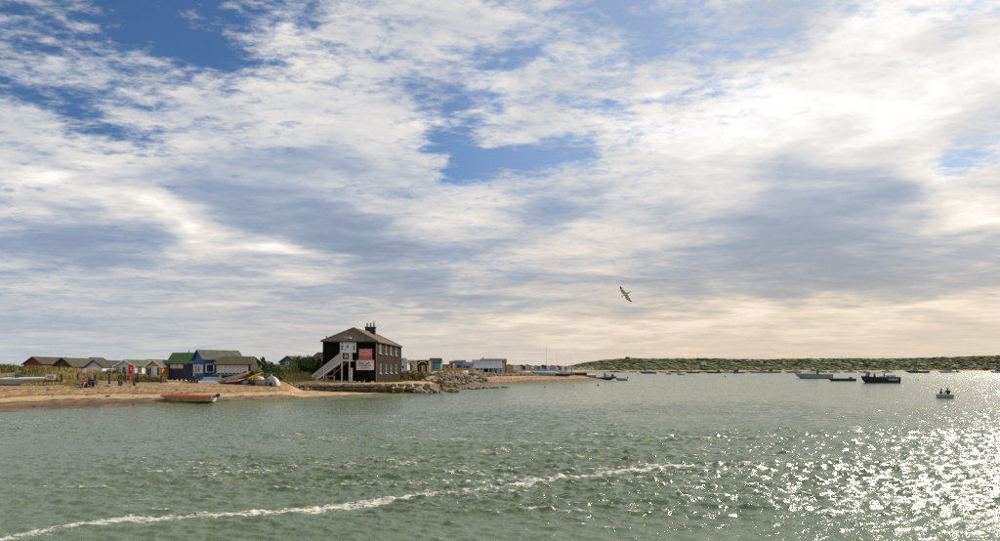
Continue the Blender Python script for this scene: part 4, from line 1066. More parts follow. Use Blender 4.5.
# ------------------------------------------------------------------ stone wall and rock armour
def stone_works():
    rr = random.Random(11)
    def blk(seed, mname, col, col2):
        me = rock_mesh(seed, col, mname, col2); co = np.empty(len(me.vertices)*3); me.vertices.foreach_get('co', co); co = co.reshape(-1, 3)
        co = np.sign(co)*np.abs(co)**0.55; co[:, 2] *= .95; co += np.random.default_rng(seed).normal(0, .035, co.shape)    # squarer quarried blocks
        me.vertices.foreach_set('co', co.ravel()); me.update(); return me
    G1 = ((0.44, 0.345, 0.225), (0.15, 0.12, 0.075)); G2 = ((0.145, 0.118, 0.058), (0.048, 0.048, 0.022)); G3 = ((0.42, 0.335, 0.215), (0.15, 0.115, 0.068))
    top = [blk(1+i, 'wall_stone_pale', *G1) for i in range(5)]; low = [blk(11+i, 'wall_stone_mossy', *G2) for i in range(5)]
    t = thing('stone_wall', 'low two course wall of rough grey blocks along the beach in front of the dark house', 'wall', (0, 85, 0.4))
    org = Vector((0, 85, 0.4))
    xs = [w[0] for w in WALL]; ys = [w[1] for w in WALL]
    for course, (z, h, ms, dy) in enumerate(((0.66, 0.52, low, -0.30), (1.20, 0.50, top, 0.02))):
        x = xs[0]+(1.2 if course == 0 else -0.4)
        while x < xs[-1]:
            w = rr.uniform(0.85, 1.75)*(1 if x < -17 else .8); y = float(np.interp(x+w/2, xs, ys)); sl = (np.interp(x+w, xs, ys)-np.interp(x, xs, ys))/w
            hh = h*rr.uniform(.82, 1.08)
            part('stone', rr.choice(ms), t, Vector((x+w/2, y+dy+rr.uniform(-.12, .12)-0.05, z+rr.uniform(-.03, .05)))-org, (rr.uniform(-.06, .06), rr.uniform(-.06, .06), math.atan(sl)+rr.uniform(-.08, .08)), (w*.50, .42, hh*.52))
            x += w*0.98
    # small loose stones at the left end
    t2 = thing('loose_rocks', 'loose pale stones scattered where the stone wall begins at its left end', 'stones', G(292, 86.0)); b2 = G(292, 86.0)
    lt = [rock_mesh(60+i, G3[0], 'pale_rock', G3[1]) for i in range(4)]
    for i in range(24):
        px = rr.uniform(290, 312); Y = rr.uniform(84.0, 85.6); s = rr.uniform(.14, .34)
        part('stone', rr.choice(lt), t2, G(px, Y, s*.25)-b2, (rr.uniform(0, 6), rr.uniform(0, 6), rr.uniform(0, 6)), (s*1.3, s, s*.7))
    # rock armour to the right
    bo = [rock_mesh(80+i, *( (G3[0], 'armour_pale', G3[1]) if i % 3 else ((0.27, 0.22, 0.15), 'armour_brown', (0.13, 0.105, 0.07)))) for i in range(8)]
    def heap(label, path, n, smin, smax, zmax, wid, seed):
        """path: (px, Y) centre line"""
        r2 = random.Random(seed); P0 = G(*path[0]); tt = thing('rock_armour', label, 'boulders', P0, group='rock armour along the beach')
        seg = [(G(*path[i]), G(*path[i+1])) for i in range(len(path)-1)]; Ls = [(q-p).length for p, q in seg]
        for i in range(n):
            u = r2.uniform(0, sum(Ls)); k = 0
            while k < len(Ls)-1 and u > Ls[k]: u -= Ls[k]; k += 1
            p, q = seg[k]; c = p.lerp(q, min(1, u/Ls[k])); d = (q-p).normalized(); side = Vector((-d.y, d.x, 0))
            off = r2.uniform(-1, 1); lay = r2.random(); c = c+side*off*wid
            s = r2.uniform(smin, smax)
            z = Z(c.x, c.y)+s*.2+zmax*lay*(1-abs(off))**.8
            part('boulder', r2.choice(bo), tt, Vector((c.x, c.y, z))-P0, (r2.uniform(-.5, .5), r2.uniform(-.5, .5), r2.uniform(0, 6)), (s*1.15, s*.95, s*.78))
    heap('rounded boulders at the right end of the stone wall below the wide olive bush', [(409, 87.0), (424, 88.5), (433, 90.5)], 80, .24, .46, .6, 1.1, 1)
    heap('large pale boulders heaped beside the crouching person, behind the point of the beach', [(437, 100), (446, 106), (458, 115)], 85, .26, .52, .6, 2.6, 2)
    heap('big pale boulders piled at the top of the point, left of the corrugated shed', [(452, 112), (465, 128), (476, 140)], 85, .30, .60, .55, 3.2, 3)
    heap('line of boulders in front of the corrugated shed', [(474, 138), (487, 147), (500, 152)], 80, .32, .62, .45, 1.8, 4)
    heap('long low line of boulders running right behind the second beach', [(500, 150), (520, 160), (545, 170)], 85, .28, .6, .35, 1.3, 5)
    heap('single flat slabs of rock lying on the red sand of the point', [(444, 92), (455, 95)], 7, .35, .6, .1, .5, 6)
    # seaweedy stones on the wet point
    t3 = thing('weedy_stones', 'small dark weed covered stones along the tip of the point', 'stones', G(500, 111)); b3 = G(500, 111)
    dk = [rock_mesh(90+i, (0.075, 0.07, 0.035), 'weedy_rock', (0.035, 0.03, 0.02)) for i in range(3)]
    for i in range(90):
        px = rr.uniform(440, 510); y = np.interp(px, [440, 490, 510], [393.0, 389.4, 387.9]); Y = YW(y)+rr.uniform(-0.1, 1.8)+(px < 470)*rr.uniform(0, 1.5); s = rr.uniform(.07, .24)
        part('stone', rr.choice(dk), t3, G(px, Y, s*.2)-b3, (0, 0, rr.uniform(0, 6)), (s*1.4, s, s*.7))
    t4 = thing('beach_stones', 'scattered small stones and weed lumps on the left beach between the boats', 'stones', G(60, 62)); b4 = G(60, 62)
    for i in range(60):
        px = rr.uniform(-5, 330); Y = YW(np.interp(px, [0, 100, 200, 330], [412.5, 408.2, 406, 400]))+rr.uniform(1.0, 11); s = rr.uniform(.04, .09)
        p = G(px, Y, s*.2)
        if Y > 84: continue
        part('stone', rr.choice(dk+lt[:1]), t4, p-b4, (0, 0, rr.uniform(0, 6)), (s*1.5, s, s*.6))
stone_works()

# ------------------------------------------------------------------ boats
def hull_pts(L, B, D, rake=0.12, sheer=0.18, flat=0.55, transom=0.8, ns=14, nr=9, inset=0.0):
    """stations from stern (-L/2) to bow (+L/2) along X; keel at z=0; returns grid of points"""
    rowsv = []
    for i in range(ns+1):
        t = i/ns
        half = B/2*(transom+(1-transom)*math.sin(min(1, t/0.45)*math.pi/2)) if t < .45 else B/2*math.cos(((t-.45)/.55)**1.9*math.pi/2)**0.75
        half = max(half-inset, 0.012)
        top = D*(1+sheer*(2*t-0.7)**2*(1 if t > .35 else .3)); keel = D*0.75*max(0, (t-.78)/.22)**2.2+inset
        x0 = -L/2+L*t
        r = []
        for j in range(nr+1):
            s = j/nr*2-1                       # port .. starboard
            a = abs(s)
            y = math.copysign(half*min(1, (a/flat)**0.9 if a < flat*0.6 else 0.6**.9+(1-0.6**.9)*((a-flat*.6)/(1-flat*.6))**0.8), s) if a > 1e-6 else 0
            zz = keel+(top-keel)*max(0, (a-0.25)/0.75)**1.5
            r.append((x0+rake*L*(zz/D)*max(0, (t-.6)/.4), y, zz))
        rowsv.append(r)
    return rowsv
def loft(mb, rowsv, m, flip=False, smooth=True):
    n = len(rowsv[0]); vs = [p for r in rowsv for p in r]; fs = []
    for i in range(len(rowsv)-1):
        for j in range(n-1):
            a = i*n+j; f = (a, a+1, a+n+1, a+n); fs.append(f[::-1] if flip else f)
    mb.add(vs, fs, m, smooth)
    mb.add(rowsv[0], [tuple(range(n)) if not flip else tuple(range(n))[::-1]], m)
def boat(name, label, cat, loc, rz, L, B, D, hullm, inm, rimm, group=None, seats=2, rot=None, inside=True, stripe=None, outboard=None, deck=False, nr=9, ns=14, **hk):
    t = thing(name, label, cat, loc, rz, group, rot=rot)
    A = hull_pts(L, B, D, ns=ns, nr=nr, **hk)
    h = MB(); loft(h, A, hullm); h.build('hull', t)
    if inside and not deck:
        I = hull_pts(L, B, D, ns=ns, nr=nr, inset=0.05, **hk); I = [[(x*0.985, y, max(z, .1*D)) for x, y, z in r] for r in I]
        i_ = MB(); loft(i_, I, inm, True); i_.build('interior', t)
    if deck:
        d = MB(); vs = []; fs = []
        for r in A: vs += [(r[0][0], r[0][1], r[0][2]-.06), (r[-1][0], r[-1][1], r[-1][2]-.06)]
        for i in range(len(A)-1): fs.append((2*i, 2*i+2, 2*i+3, 2*i+1))
        d.add(vs, fs, inm); d.build('deck', t)
    g = MB()
    for k in (0, -1):
        for i in range(len(A)-1): g.bar(A[i][k], A[i+1][k], .07, .055, rimm)
    g.bar(A[0][0], A[0][-1], .07, .06, rimm); g.build('gunwale', t)
    if seats and not deck:
        for k in range(seats):
            tt = .18+.5*k/max(1, seats-1) if seats > 1 else .4
            r = A[int(tt*(len(A)-1))]; MB().box((r[0][0], 0, D*.62), (.26, abs(r[0][1])*1.86, .04), inm if rimm is hullm else rimm).build('seat', t)
    if outboard: outboard_motor(t, -L/2-.05, D, outboard)
    return t
def outboard_motor(t, x, D, tilt):
    M = Matrix.Translation((x, 0, D+.02)) @ Matrix.Rotation(-tilt, 4, 'Y')
    mb = MB(); mb.box((-.12, 0, .30), (.34, .24, .36), BLACK, M, .8); mb.box((-.12, 0, .02), (.12, .09, .5), BLACK, M); o = mb.build('outboard', t)
    MB().box((-.13, 0, -.38), (.10, .06, .5), BLACK, M).box((-.22, 0, -.62), (.34, .07, .10), BLACK, M).tube((-.42, 0, -.62), (-.38, 0, -.62), .11, mat('prop_white', (.6, .6, .6), .5), 8, M=M).build('drive_leg', o)
    MB().box((-.12, .0, .36), (.35, .25, .06), RED, M).build('cowl_stripe', o)

HCREAM = mat('hull_cream', (0.50, 0.47, 0.38), 0.45, 0.2, 2); HWHITE = mat('hull_white', (0.66, 0.65, 0.61), 0.4, 0.15, 2); HGREY = mat('hull_grey', (0.33, 0.35, 0.36), 0.4, 0.15, 2)
ORANGE = mat('orange_paint', (0.62, 0.13, 0.035), 0.45, 0.15, 3); HNAVY = mat('hull_navy', (0.020, 0.028, 0.060), 0.35, 0.2, 2); HBLUE = mat('hull_blue', (0.035, 0.14, 0.36), 0.4, 0.15, 2)
HDARK = mat('hull_dark', (0.045, 0.045, 0.05), 0.5, 0.25, 2); HRED = mat('hull_red', (0.26, 0.02, 0.024), 0.45, 0.2, 2); HGREEN = mat('hull_green', (0.05, 0.12, 0.07), 0.45, 0.2, 2)
TARPB = mat('blue_tarpaulin', (0.03, 0.10, 0.42), 0.6, 0.3, 3, 0.5); INGREY = mat('inside_grey', (0.30, 0.29, 0.27), 0.6, 0.3, 3); BROWNH = mat('hull_brown', (0.20, 0.12, 0.07), 0.5, 0.3, 2)

# orange and cream motor dinghy at the water's edge
c = G(190.5, 61.6)
t = boat('motor_dinghy', 'orange topped cream dinghy with black outboard pulled up at the water edge', 'boat', (c.x, c.y, c.z-.03), R(180), 4.35, 1.6, 0.52, HCREAM, ORANGE, ORANGE, seats=3, outboard=R(62), sheer=.10, rake=.10, rot=(R(-2.5), 0, R(181)))
sk = MB(); A = hull_pts(4.35, 1.6, .52, sheer=.10, rake=.10)
for k in (0, -1):
    for i in range(len(A)-1):
        p, q = A[i][k], A[i+1][k]; s = .02 if k else -.02
        sk.bar((p[0], p[1]+s, p[2]-.09), (q[0], q[1]+s, q[2]-.09), .05, .13, ORANGE)
sk.build('rubbing_strake', t)
MB().box((0.4, 0, .35), (1.1, 1.1, .12), ORANGE).build('floor_locker', t)

# white speedboat at the left edge
def speedboat():
    c = G(8.5, 66.5)
    t = thing('speedboat', 'white speedboat with dark windscreen lying on the grass edge at the far left', 'boat', (c.x, c.y, c.z+.02), R(2))
    A = hull_pts(5.9, 2.0, .66, rake=.10, sheer=.04, transom=.9)
    h = MB(); loft(h, A, HWHITE); h.build('hull', t)
    low = [[(x, y*1.012, z-.004) for x, y, z in r if True] for r in A]
    st = MB()
    for k in (0, -1):
        for i in range(len(A)-1): st.bar((A[i][k][0], A[i][k][1]*1.01, A[i][k][2]-.20), (A[i+1][k][0], A[i+1][k][1]*1.01, A[i+1][k][2]-.20), .03, .07, mat('tan_stripe', (.34, .25, .17), .5))
    st.build('hull_stripe', t)
    vs = []; fs = []
    for i, r in enumerate(A):
        b = r[0][1]; z = r[0][2]; hgt = .12 if i > 6 else .03
        vs += [(r[0][0], b, z), (r[0][0], b*.55, z+hgt), (r[0][0], -b*.55, z+hgt), (r[-1][0], -b, z)]
    for i in range(len(A)-1):
        for j in range(3): a = i*4+j; fs.append((a, a+4, a+5, a+1))
    MB().add(vs, fs, HWHITE, True).build('deck', t)
    w = MB(); w.add([(1.15,-.72,.75),(1.9,-.35,.77),(1.9,.35,.77),(1.15,.72,.75),(.95,-.60,1.02),(1.42,-.3,1.04),(1.42,.3,1.04),(.95,.60,1.02)], [(0,1,5,4),(1,2,6,5),(2,3,7,6),(4,5,6,7),(4,7,3,0)], mat('dark_perspex', (.03, .03, .035), .1, spec=.8))
    w.build('windscreen', t)
    MB().box((-1.0, 0, .68), (2.6, 1.2, .10), HGREY).build('cockpit_cover', t)
    MB().box((-2.75, 0, .35), (.1, 1.5, .5), BLACK).build('transom_pad', t)
    MB().bar((0.2, 0.7, .98), (0.2, -0.7, .98), .04, .04, STEEL).build('rail', t)
    for x in (-1.5, 1.2): MB().box((x, 0, .02), (.2, 1.3, .14), DARKW).build('chock', t)
speedboat()

# upturned and stored small boats in front of the veranda hut
def upturned(name, label, px, Y, rz, L, B, D, hm, rm, tilt=0, dz=0, group='small boats stored in front of the veranda hut', pitch=0):
    c = G(px, Y)
    return boat(name, label, 'boat', (c.x, c.y, c.z+D+dz), rz, L, B, D, hm, INGREY, rm, group, seats=0, rot=(R(180)+tilt, pitch, rz))
upturned('upturned_dinghy', 'upturned white dinghy with blue edge in front of the blue hut deck', 208.5, 74.6, R(8), 2.0, 1.0, .34, HWHITE, HBLUE, .1)
upturned('upturned_dinghy', 'second upturned white dinghy propped on top behind the blue edged one', 211.5, 75.6, R(14), 1.7, .9, .34, HGREY, HWHITE, .1, .36)
c = G(226, 75.6)
boat('rowing_boat', 'long pale wooden rowing boat with bow raised to the right beside the veranda hut', 'boat', (c.x, c.y, c.z+.18), 0, 4.4, 1.3, .42, mat('hull_bleached', (.52, .44, .33), .6, .25, 3), BROWNH, CREAM, 'small boats stored in front of the veranda hut', rot=(R(10), R(-13), R(5)))
c = G(235.5, 74.8)
boat('red_dinghy', 'dark red hulled dinghy under a grey white cover, bow raised to the right', 'boat', (c.x, c.y, c.z+.03), 0, 2.2, 1.3, .40, HRED, mat('grey_cover', (.42, .42, .42), .7, .25, 3, .4), HRED, 'small boats stored in front of the veranda hut', deck=True, rot=(R(14), R(-6), R(6)))
def lump(name, label, cat, px, Y, r, m, dz=0, extra=None, group=None):
    c = G(px, Y); t = thing(name, label, cat, (c.x, c.y, c.z+dz), group=group)
    bm = bmesh.new(); bmesh.ops.create_icosphere(bm, subdivisions=3, radius=1.0)
    for v in bm.verts:
        v.co *= 1+.12*mnoise.noise(v.co*2.1+Vector((px, 0, 0)))
        if v.co.z < -.55: v.co.z = -.55
        v.co = Vector((v.co.x*r[0], v.co.y*r[1], (v.co.z+.55)*r[2]))
    for f in bm.faces: f.smooth = True
    me = bpy.data.meshes.new('cover'); bm.to_mesh(me); bm.free(); me.materials.append(m)
    part('cover', me, t)
    if extra: extra(t)
    return t
LB = mat('light_blue_cover', (.16, .42, .60), .6, .25, 4, .5); WC = mat('white_cover', (.60, .58, .55), .7, .2, 4, .5)
lump('covered_tender', 'small light blue covered tender between the red dinghy and the yellow kayak', 'boat', 244, 75.0, (.5, .5, .38), LB)
c = G(252.0, 75.3)
t = thing('kayak', 'bright yellow kayak lying slanted on top of the small boats', 'kayak', (c.x, c.y, c.z+.62), rot=(0, R(-22), R(4)))
KY = mat('yellow_plastic', (.80, .42, .02), .35, .1, 3)
A = []
for i in range(15):
    u = i/14*2-1; w = .36*(1-abs(u)**2.4)+.015; A.append([(u*1.25, w*math.cos(a), .19*math.sin(a)*(1-abs(u)**3)+.10*u*u+.14) for a in [2*math.pi*k/12 for k in range(13)]])
k_ = MB(); loft(k_, A, KY); k_.build('hull', t); MB().ball((0, 0, .30), (.34, .2, .06), BLACK, 10, 5).build('cockpit', t)
c = G(253.2, 74.2); t = thing('boat_engine', 'dark green and brown machinery piled under the yellow kayak', 'engine', c)
MK = mat('greasy_green', (.05, .06, .035), .6, .5, 8, .5)
MB().box((0, 0, .22), (.55, .4, .42), MK).tube((-.2, -.25, .45), (.25, -.25, .45), .2, MK, 10).tube((0, 0, .3), (.1, .05, .85), .07, MK, 8).build('engine_block', t); MB().tube((.28, -.2, .32), (.34, -.2, .32), .22, BLACK, 12).build('flywheel', t)
c = G(259.0, 75.6)
boat('red_white_dinghy', 'white covered dinghy with red bow behind the machinery', 'boat', (c.x, c.y, c.z+.02), 0, 1.6, 1.2, .55, WC, WC, HRED, 'small boats stored in front of the veranda hut', deck=True, rot=(R(8), R(4), R(10)))
lump('covered_tender', 'grey white sheeted dinghy hump between the kayak and the round white boat', 'boat', 259.0, 76.0, (.65, .5, .58), WC)
def round_boat():
    c = G(270.8, 75.4)
    t = thing('upturned_boat', 'round grey white boat stood on its side with its dark hollow facing the beach', 'boat', c, R(-30))
    A = []
    for i in range(12):
        u = i/11; r = .93*math.cos(u*1.45)**.55; A.append([((r*math.cos(a))*1.05, u*1.1, .0+max(0, r*math.sin(a))*1.15) for a in [math.pi*k/16 for k in range(17)]])
    s = MB(); loft(s, [[p for p in r] for r in A], WC, True, True); s.build('hull', t)
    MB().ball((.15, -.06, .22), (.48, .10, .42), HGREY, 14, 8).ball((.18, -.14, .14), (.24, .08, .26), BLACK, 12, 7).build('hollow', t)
    MB().tube((0, .1, 1.05), (0.02, .1, 1.3), .06, WC, 6, .02).build('bow_fitting', t)
round_boat()
# low stakes and a trailer axle
def axle():
    c = G(127.8, 67.8); t = thing('launching_trolley', 'boat trolley axle with two black wheels on the shingle', 'trolley', (c.x, c.y, c.z+.2), R(3))
    MB().tube((-.68, 0, 0), (.68, 0, 0), .035, STEEL, 8).tube((0, 0, 0), (0.1, 1.6, -.05), .03, STEEL, 7).build('axle', t)
    for s in (-1, 1):
        w = MB().tube((s*.68-.07, 0, 0), (s*.68+.07, 0, 0), .215, BLACK, 16).build('wheel', t)
        MB().tube((s*.68-.085, 0, 0), (s*.68+.085, 0, 0), .09, mat('rust_red_hub', (.25, .06, .04), .6), 12).build('hub', w)
        MB().box((s*.55, 0, .22), (.06, .06, .45), DARKW).build('upright', t)
axle()
def lifebuoy():
    c = G(129.7, 72.5); t = thing('lifebuoy_post', 'bright red lifebuoy housing on a red post at the top of the beach', 'lifebuoy post', c)
    MB().box((0, 0, .6), (.10, .10, 1.7), RED).build('post', t)
    h = MB(); h.box((.14, -.04, 1.55), (.50, .16, .84), RED); h.box((.14, -.06, 1.96), (.56, .24, .07), RED); h.box((.14, -.06, 1.14), (.56, .24, .07), RED); ho = h.build('housing', t)
    MB().box((.20, -.125, 1.56), (.09, .015, .34), WHITE).box((.26, -.125, 1.44), (.09, .015, .10), WHITE).build('white_mark', ho)
lifebuoy()
def posts():
    spots = [(25, 72.5, 1.05, 'dark fence post behind the white speedboat'), (61.5, 69.3, 1.05, 'dark fence post right of the pale rectangular sign'), (78, 71.5, 1.0, 'dark fence post left of the small white notice'),
             (95.6, 69.2, 1.05, 'fence post just right of the two seated people'), (109.5, 69.0, 1.15, 'dark fence post below the blue trimmed white hut'), (119.3, 67.4, .55, 'short fence post left of the trolley wheels'),
             (125.5, 73.6, 1.15, 'dark fence post just left of the red lifebuoy post'), (137.6, 73.6, 1.05, 'dark fence post right of the red lifebuoy post'), (149.5, 74.3, 1.5, 'dark tall fence post in front of the ochre hut window'),
             (161.5, 73.4, 1.1, 'last dark fence post on the right, below the ochre hut corner')]
    for px, Y, h, lb in spots:
        c = G(px, Y); t = thing('fence_post', lb, 'post', c, group='fence posts along the dune edge')
        MB().box((0, 0, h/2-.15), (.17, .17, h+.3), DARKW, None, .92).build('timber', t)
posts()
def beach_signs():
    c = G(50.5, 68.6); t = thing('notice_board', 'pale pinkish rectangular notice low in the grass by the speedboat bow', 'sign', c)
    MB().box((0, 0, .80), (1.0, .04, .52), SWH).build('board', t); MB().box((0, -.03, .80), (.62, .02, .30), mat('faded_pink', (.62, .40, .40), .6)).build('faded_print', t)
    text_mesh(t, 'PRIVATE', .17, SRED, (0, -.05, .86)); text_mesh(t, 'NO LAUNCHING', .10, SRED, (0, -.05, .70))
    for x in (-.4, .4): MB().box((x, .05, .3), (.07, .06, 1.1), DARKW).build('post', t)
    c = G(83.7, 70.6); t = thing('small_notice', 'small upright white notice on a thin post behind the seated people', 'sign', c, rot=(0, R(5), 0))
    MB().box((0, 0, 1.42), (.26, .03, .46), WHITE).build('board', t); MB().box((0, .04, .6), (.05, .05, 1.6), DARKW).build('post', t)
beach_signs()
def litter(name, label, cat, px, Y, d, m):
    c = G(px, Y, .04); t = thing(name, label, cat, c, 0.3)
    MB().ball((0, 0, d[2]*.4), (d[0]/2, d[1]/2, d[2]/2), m, 9, 6).ball((d[0]*.3, 0, d[2]*.5), (d[0]*.25, d[1]*.3, d[2]*.5), m, 8, 5).build('bundle', t)
litter('carrier_bag', 'green bag lying on the grass left of the seated couple', 'bag', 79.6, 66.0, (.7, .4, .3), mat('green_cloth', (.04, .22, .08), .7))
litter('cloth_bundle', 'small grey bundle left on the shingle right of the seated couple', 'bundle', 107.8, 65.5, (.45, .3, .22), HGREY)
litter('driftwood_lump', 'small dark lump on the pale sand below the shingle', 'driftwood', 107.5, 60.8, (.4, .25, .12), DARKW)
litter('white_float', 'small white float stranded at the waterline below the wide bush', 'float', 408, 77.2, (.22, .2, .2), WHITE)
litter('white_canoe', 'white upturned canoe on the sand behind and right of the wide bush', 'boat', 437.2, 137, (2.9, .7, .75), WHITE)
litter('white_sheet', 'white sheeted heap behind the boulders left of the corrugated shed', 'tarpaulin', 464.5, 134, (1.5, 1.0, 1.0), WHITE)

# ------------------------------------------------------------------ huts and sheds right of the dark house
ORG = mat('orange_trim', (.62, .30, .06), .6, .15, 3); SKYB = mat('sky_blue_boards', (.16, .30, .40), .6, .15, 3); DBLUE = mat('royal_blue_doors', (.03, .08, .36), .5, .15, 3)
MAROON = mat('maroon_doors', (.26, .04, .05), .6, .2, 3); PALEY = mat('pale_yellow_boards', (.62, .50, .26), .6, .15, 3); TAN = mat('tan_boards', (.36, .27, .17), .7, .2, 3)
def rhut(label, px, Y, ya, ye, W, L, wall, roof, trim, z0, **k):
    return hutpx('beach_hut', label, px, Y, ya, ye, W, L, wall, roof, z0=z0, trim=trim, base=.15, group='beach huts right of the dark house', **k)
sq = lambda m=GLASS, w=.6, h=.8, v=1.7, u=0: ((u, v, w, h, WHITE, m, (0, 0)),)
rhut('pale hut with dark roof peeping out at the right end wall of the dark house', 403.0, 150, 357.8, 362.0, 1.9, 4, LILAC, R_DARK, WHITE, 1.9, front=sq())
rhut('narrow cream white gabled hut, second after the dark house', 405.5, 152, 360.4, 363.6, 1.2, 4, WHITE, R_DARK, WHITE, 1.9, front=sq(w=.4))
rhut('light blue gabled hut between two cream huts', 409.0, 156, 360.0, 364.0, 1.3, 4, LBLUE, R_DARK, WHITE, 1.9, front=sq(w=.5))
rhut('cream gabled hut just left of the yellow edged open hut', 412.8, 156, 360.0, 364.0, 1.3, 4, CREAM, R_DARK, ORG, 1.9, front=sq(w=.5))
def open_hut():
    Y = 138.0; x0 = P(415.6, Y, z=0).x; x1 = P(430.2, Y, z=0).x; zg = 1.9; zt = EYE+(HZ-360.2)/FPX*Y-zg; w = x1-x0; a = w/2
    t = thing('beach_hut', 'wide yellow fronted hut with white curved gable, open and dark inside with maroon doors', 'beach hut', ((x0+x1)/2, Y, zg), 0, 'beach huts right of the dark house')
    MB().box((0, 2.2, zt/2), (w, 3.4, zt-.1), DARKW).build('wall', t)
    MB().slab([(-a-.1,-.1,zt-.10),(a+.1,-.1,zt-.10),(a+.1,4.1,zt+.12),(-a-.1,4.1,zt+.12)], .12, R_BROWN).build('roof', t)
    for s, m in ((-1, PALEY), (1, PALEY)): MB().box((s*(a-.16), .15, zt/2-.1), (.34, .5, zt-.1), m).build('corner_post', t)
    ar = MB(); n = 12
    for i in range(n):
        u0, u1 = -1+2*i/n, -1+2*(i+1)/n
        f = lambda u: (u*a*.62-.1, .0, zt-.28-.42*u*u*abs(u)**.2)
        ar.bar(f(u0), f(u1), .10, .13, WHITE)
    ar.build('arched_bargeboard', t)
    for i, (u, m) in enumerate(((-.72, MAROON), (-.38, MAROON), (-.12, CREAM), (.12, MAROON), (.32, ORG), (.95, WHITE))):
        MB().box((u, .3, 1.35), (.22, .06, 1.6), m).build('door', t)
open_hut()
def box_hut(label, px0, px1, Y, yt, ye, yb, wallm, roofm, zg, panels=(), D=3.0, name='beach_hut', over=.1, cat='beach hut', group='beach huts right of the dark house'):
    """long side towards the camera, single visible roof slope between rows yt and ye"""
    x0 = P(px0, Y, z=0).x; x1 = P(px1, Y, z=0).x; w = x1-x0; a = w/2
    ze = EYE+(HZ-ye)/FPX*Y-zg; zt = EYE+(HZ-yt)/FPX*(Y+D/2)-zg
    t = thing(name, label, cat, ((x0+x1)/2, Y, zg), 0, group)
    MB().add([(-a,0,-.4),(a,0,-.4),(a,D,-.4),(-a,D,-.4),(-a,0,ze),(a,0,ze),(a,D,ze),(-a,D,ze),(-a,D/2,zt-.05),(a,D/2,zt-.05)],
             [(0,1,5,4),(1,2,6,9,5),(2,3,7,6),(3,0,4,8,7)], wallm).build('wall', t)
    MB().slab([(-a-over,-over,ze),(a+over,-over,ze),(a+over,D/2,zt+.03),(-a-over,D/2,zt+.03)], .08, roofm).slab([(a+over,D+over,ze),(-a-over,D+over,ze),(-a-over,D/2,zt+.03),(a+over,D/2,zt+.03)], .08, roofm).build('roof', t)
    for (p0, p1, z0, z1, m, nm) in panels:
        u0 = P(p0, Y, z=0).x-(x0+x1)/2; u1 = P(p1, Y, z=0).x-(x0+x1)/2
        MB().box(((u0+u1)/2, -.03, (z0+z1)/2), (u1-u0-.02, .06, z1-z0), m).build(nm, t)
    return t
box_hut('tall hut with black roof and two tone pale blue wall on the dune', 429.2, 441.0, 146, 358.2, 363.0, 370, SKYB, R_DARK, 1.9,
        ((429.4, 434.6, .8, 2.75, mat('deeper_blue', (.07, .19, .33), .6, .15, 3), 'door'), (434.9, 435.5, 0, 2.6, LBLUE, 'corner_post'), (440.4, 440.9, 0, 2.6, WHITE, 'corner_post')))
box_hut('low grey green hut behind the dune between the pale blue hut and the maroon hut', 441.5, 449.0, 170, 364.2, 365.6, 370, TAN, R_OLIVE, 2.0, ((444.0, 446.0, .9, 2.0, SKYB, 'door'), (447, 448.5, .9, 2.0, DARKW, 'door')))
box_hut('narrow hut with maroon wall and dark green top left of the royal blue doors', 449.4, 452.6, 160, 361.0, 363.0, 370, MAROON, R_GREEN, 2.0, ((450, 450.5, .8, 2.6, WHITE, 'corner_post'),), D=2.5)
box_hut('grey hut with royal blue double doors under a dark flat roof', 453.6, 465.2, 158, 360.4, 362.6, 370, HGREY, R_DARK, 2.0,
        ((456.4, 461.2, 1.1, 2.35, DBLUE, 'door'), (461.4, 463.0, 1.1, 2.35, LBLUE, 'door'), (453.8, 455.0, .6, 2.7, LILAC, 'corner_post')))
box_hut('grey roofed hut with long royal blue front left of the corrugated shed', 463.2, 472.8, 156, 362.0, 364.2, 370, HGREY, R_GREY, 2.0,
        ((463.6, 470.0, 1.0, 2.05, DBLUE, 'door'), (470.2, 471.4, 1.0, 2.05, LBLUE, 'door')))
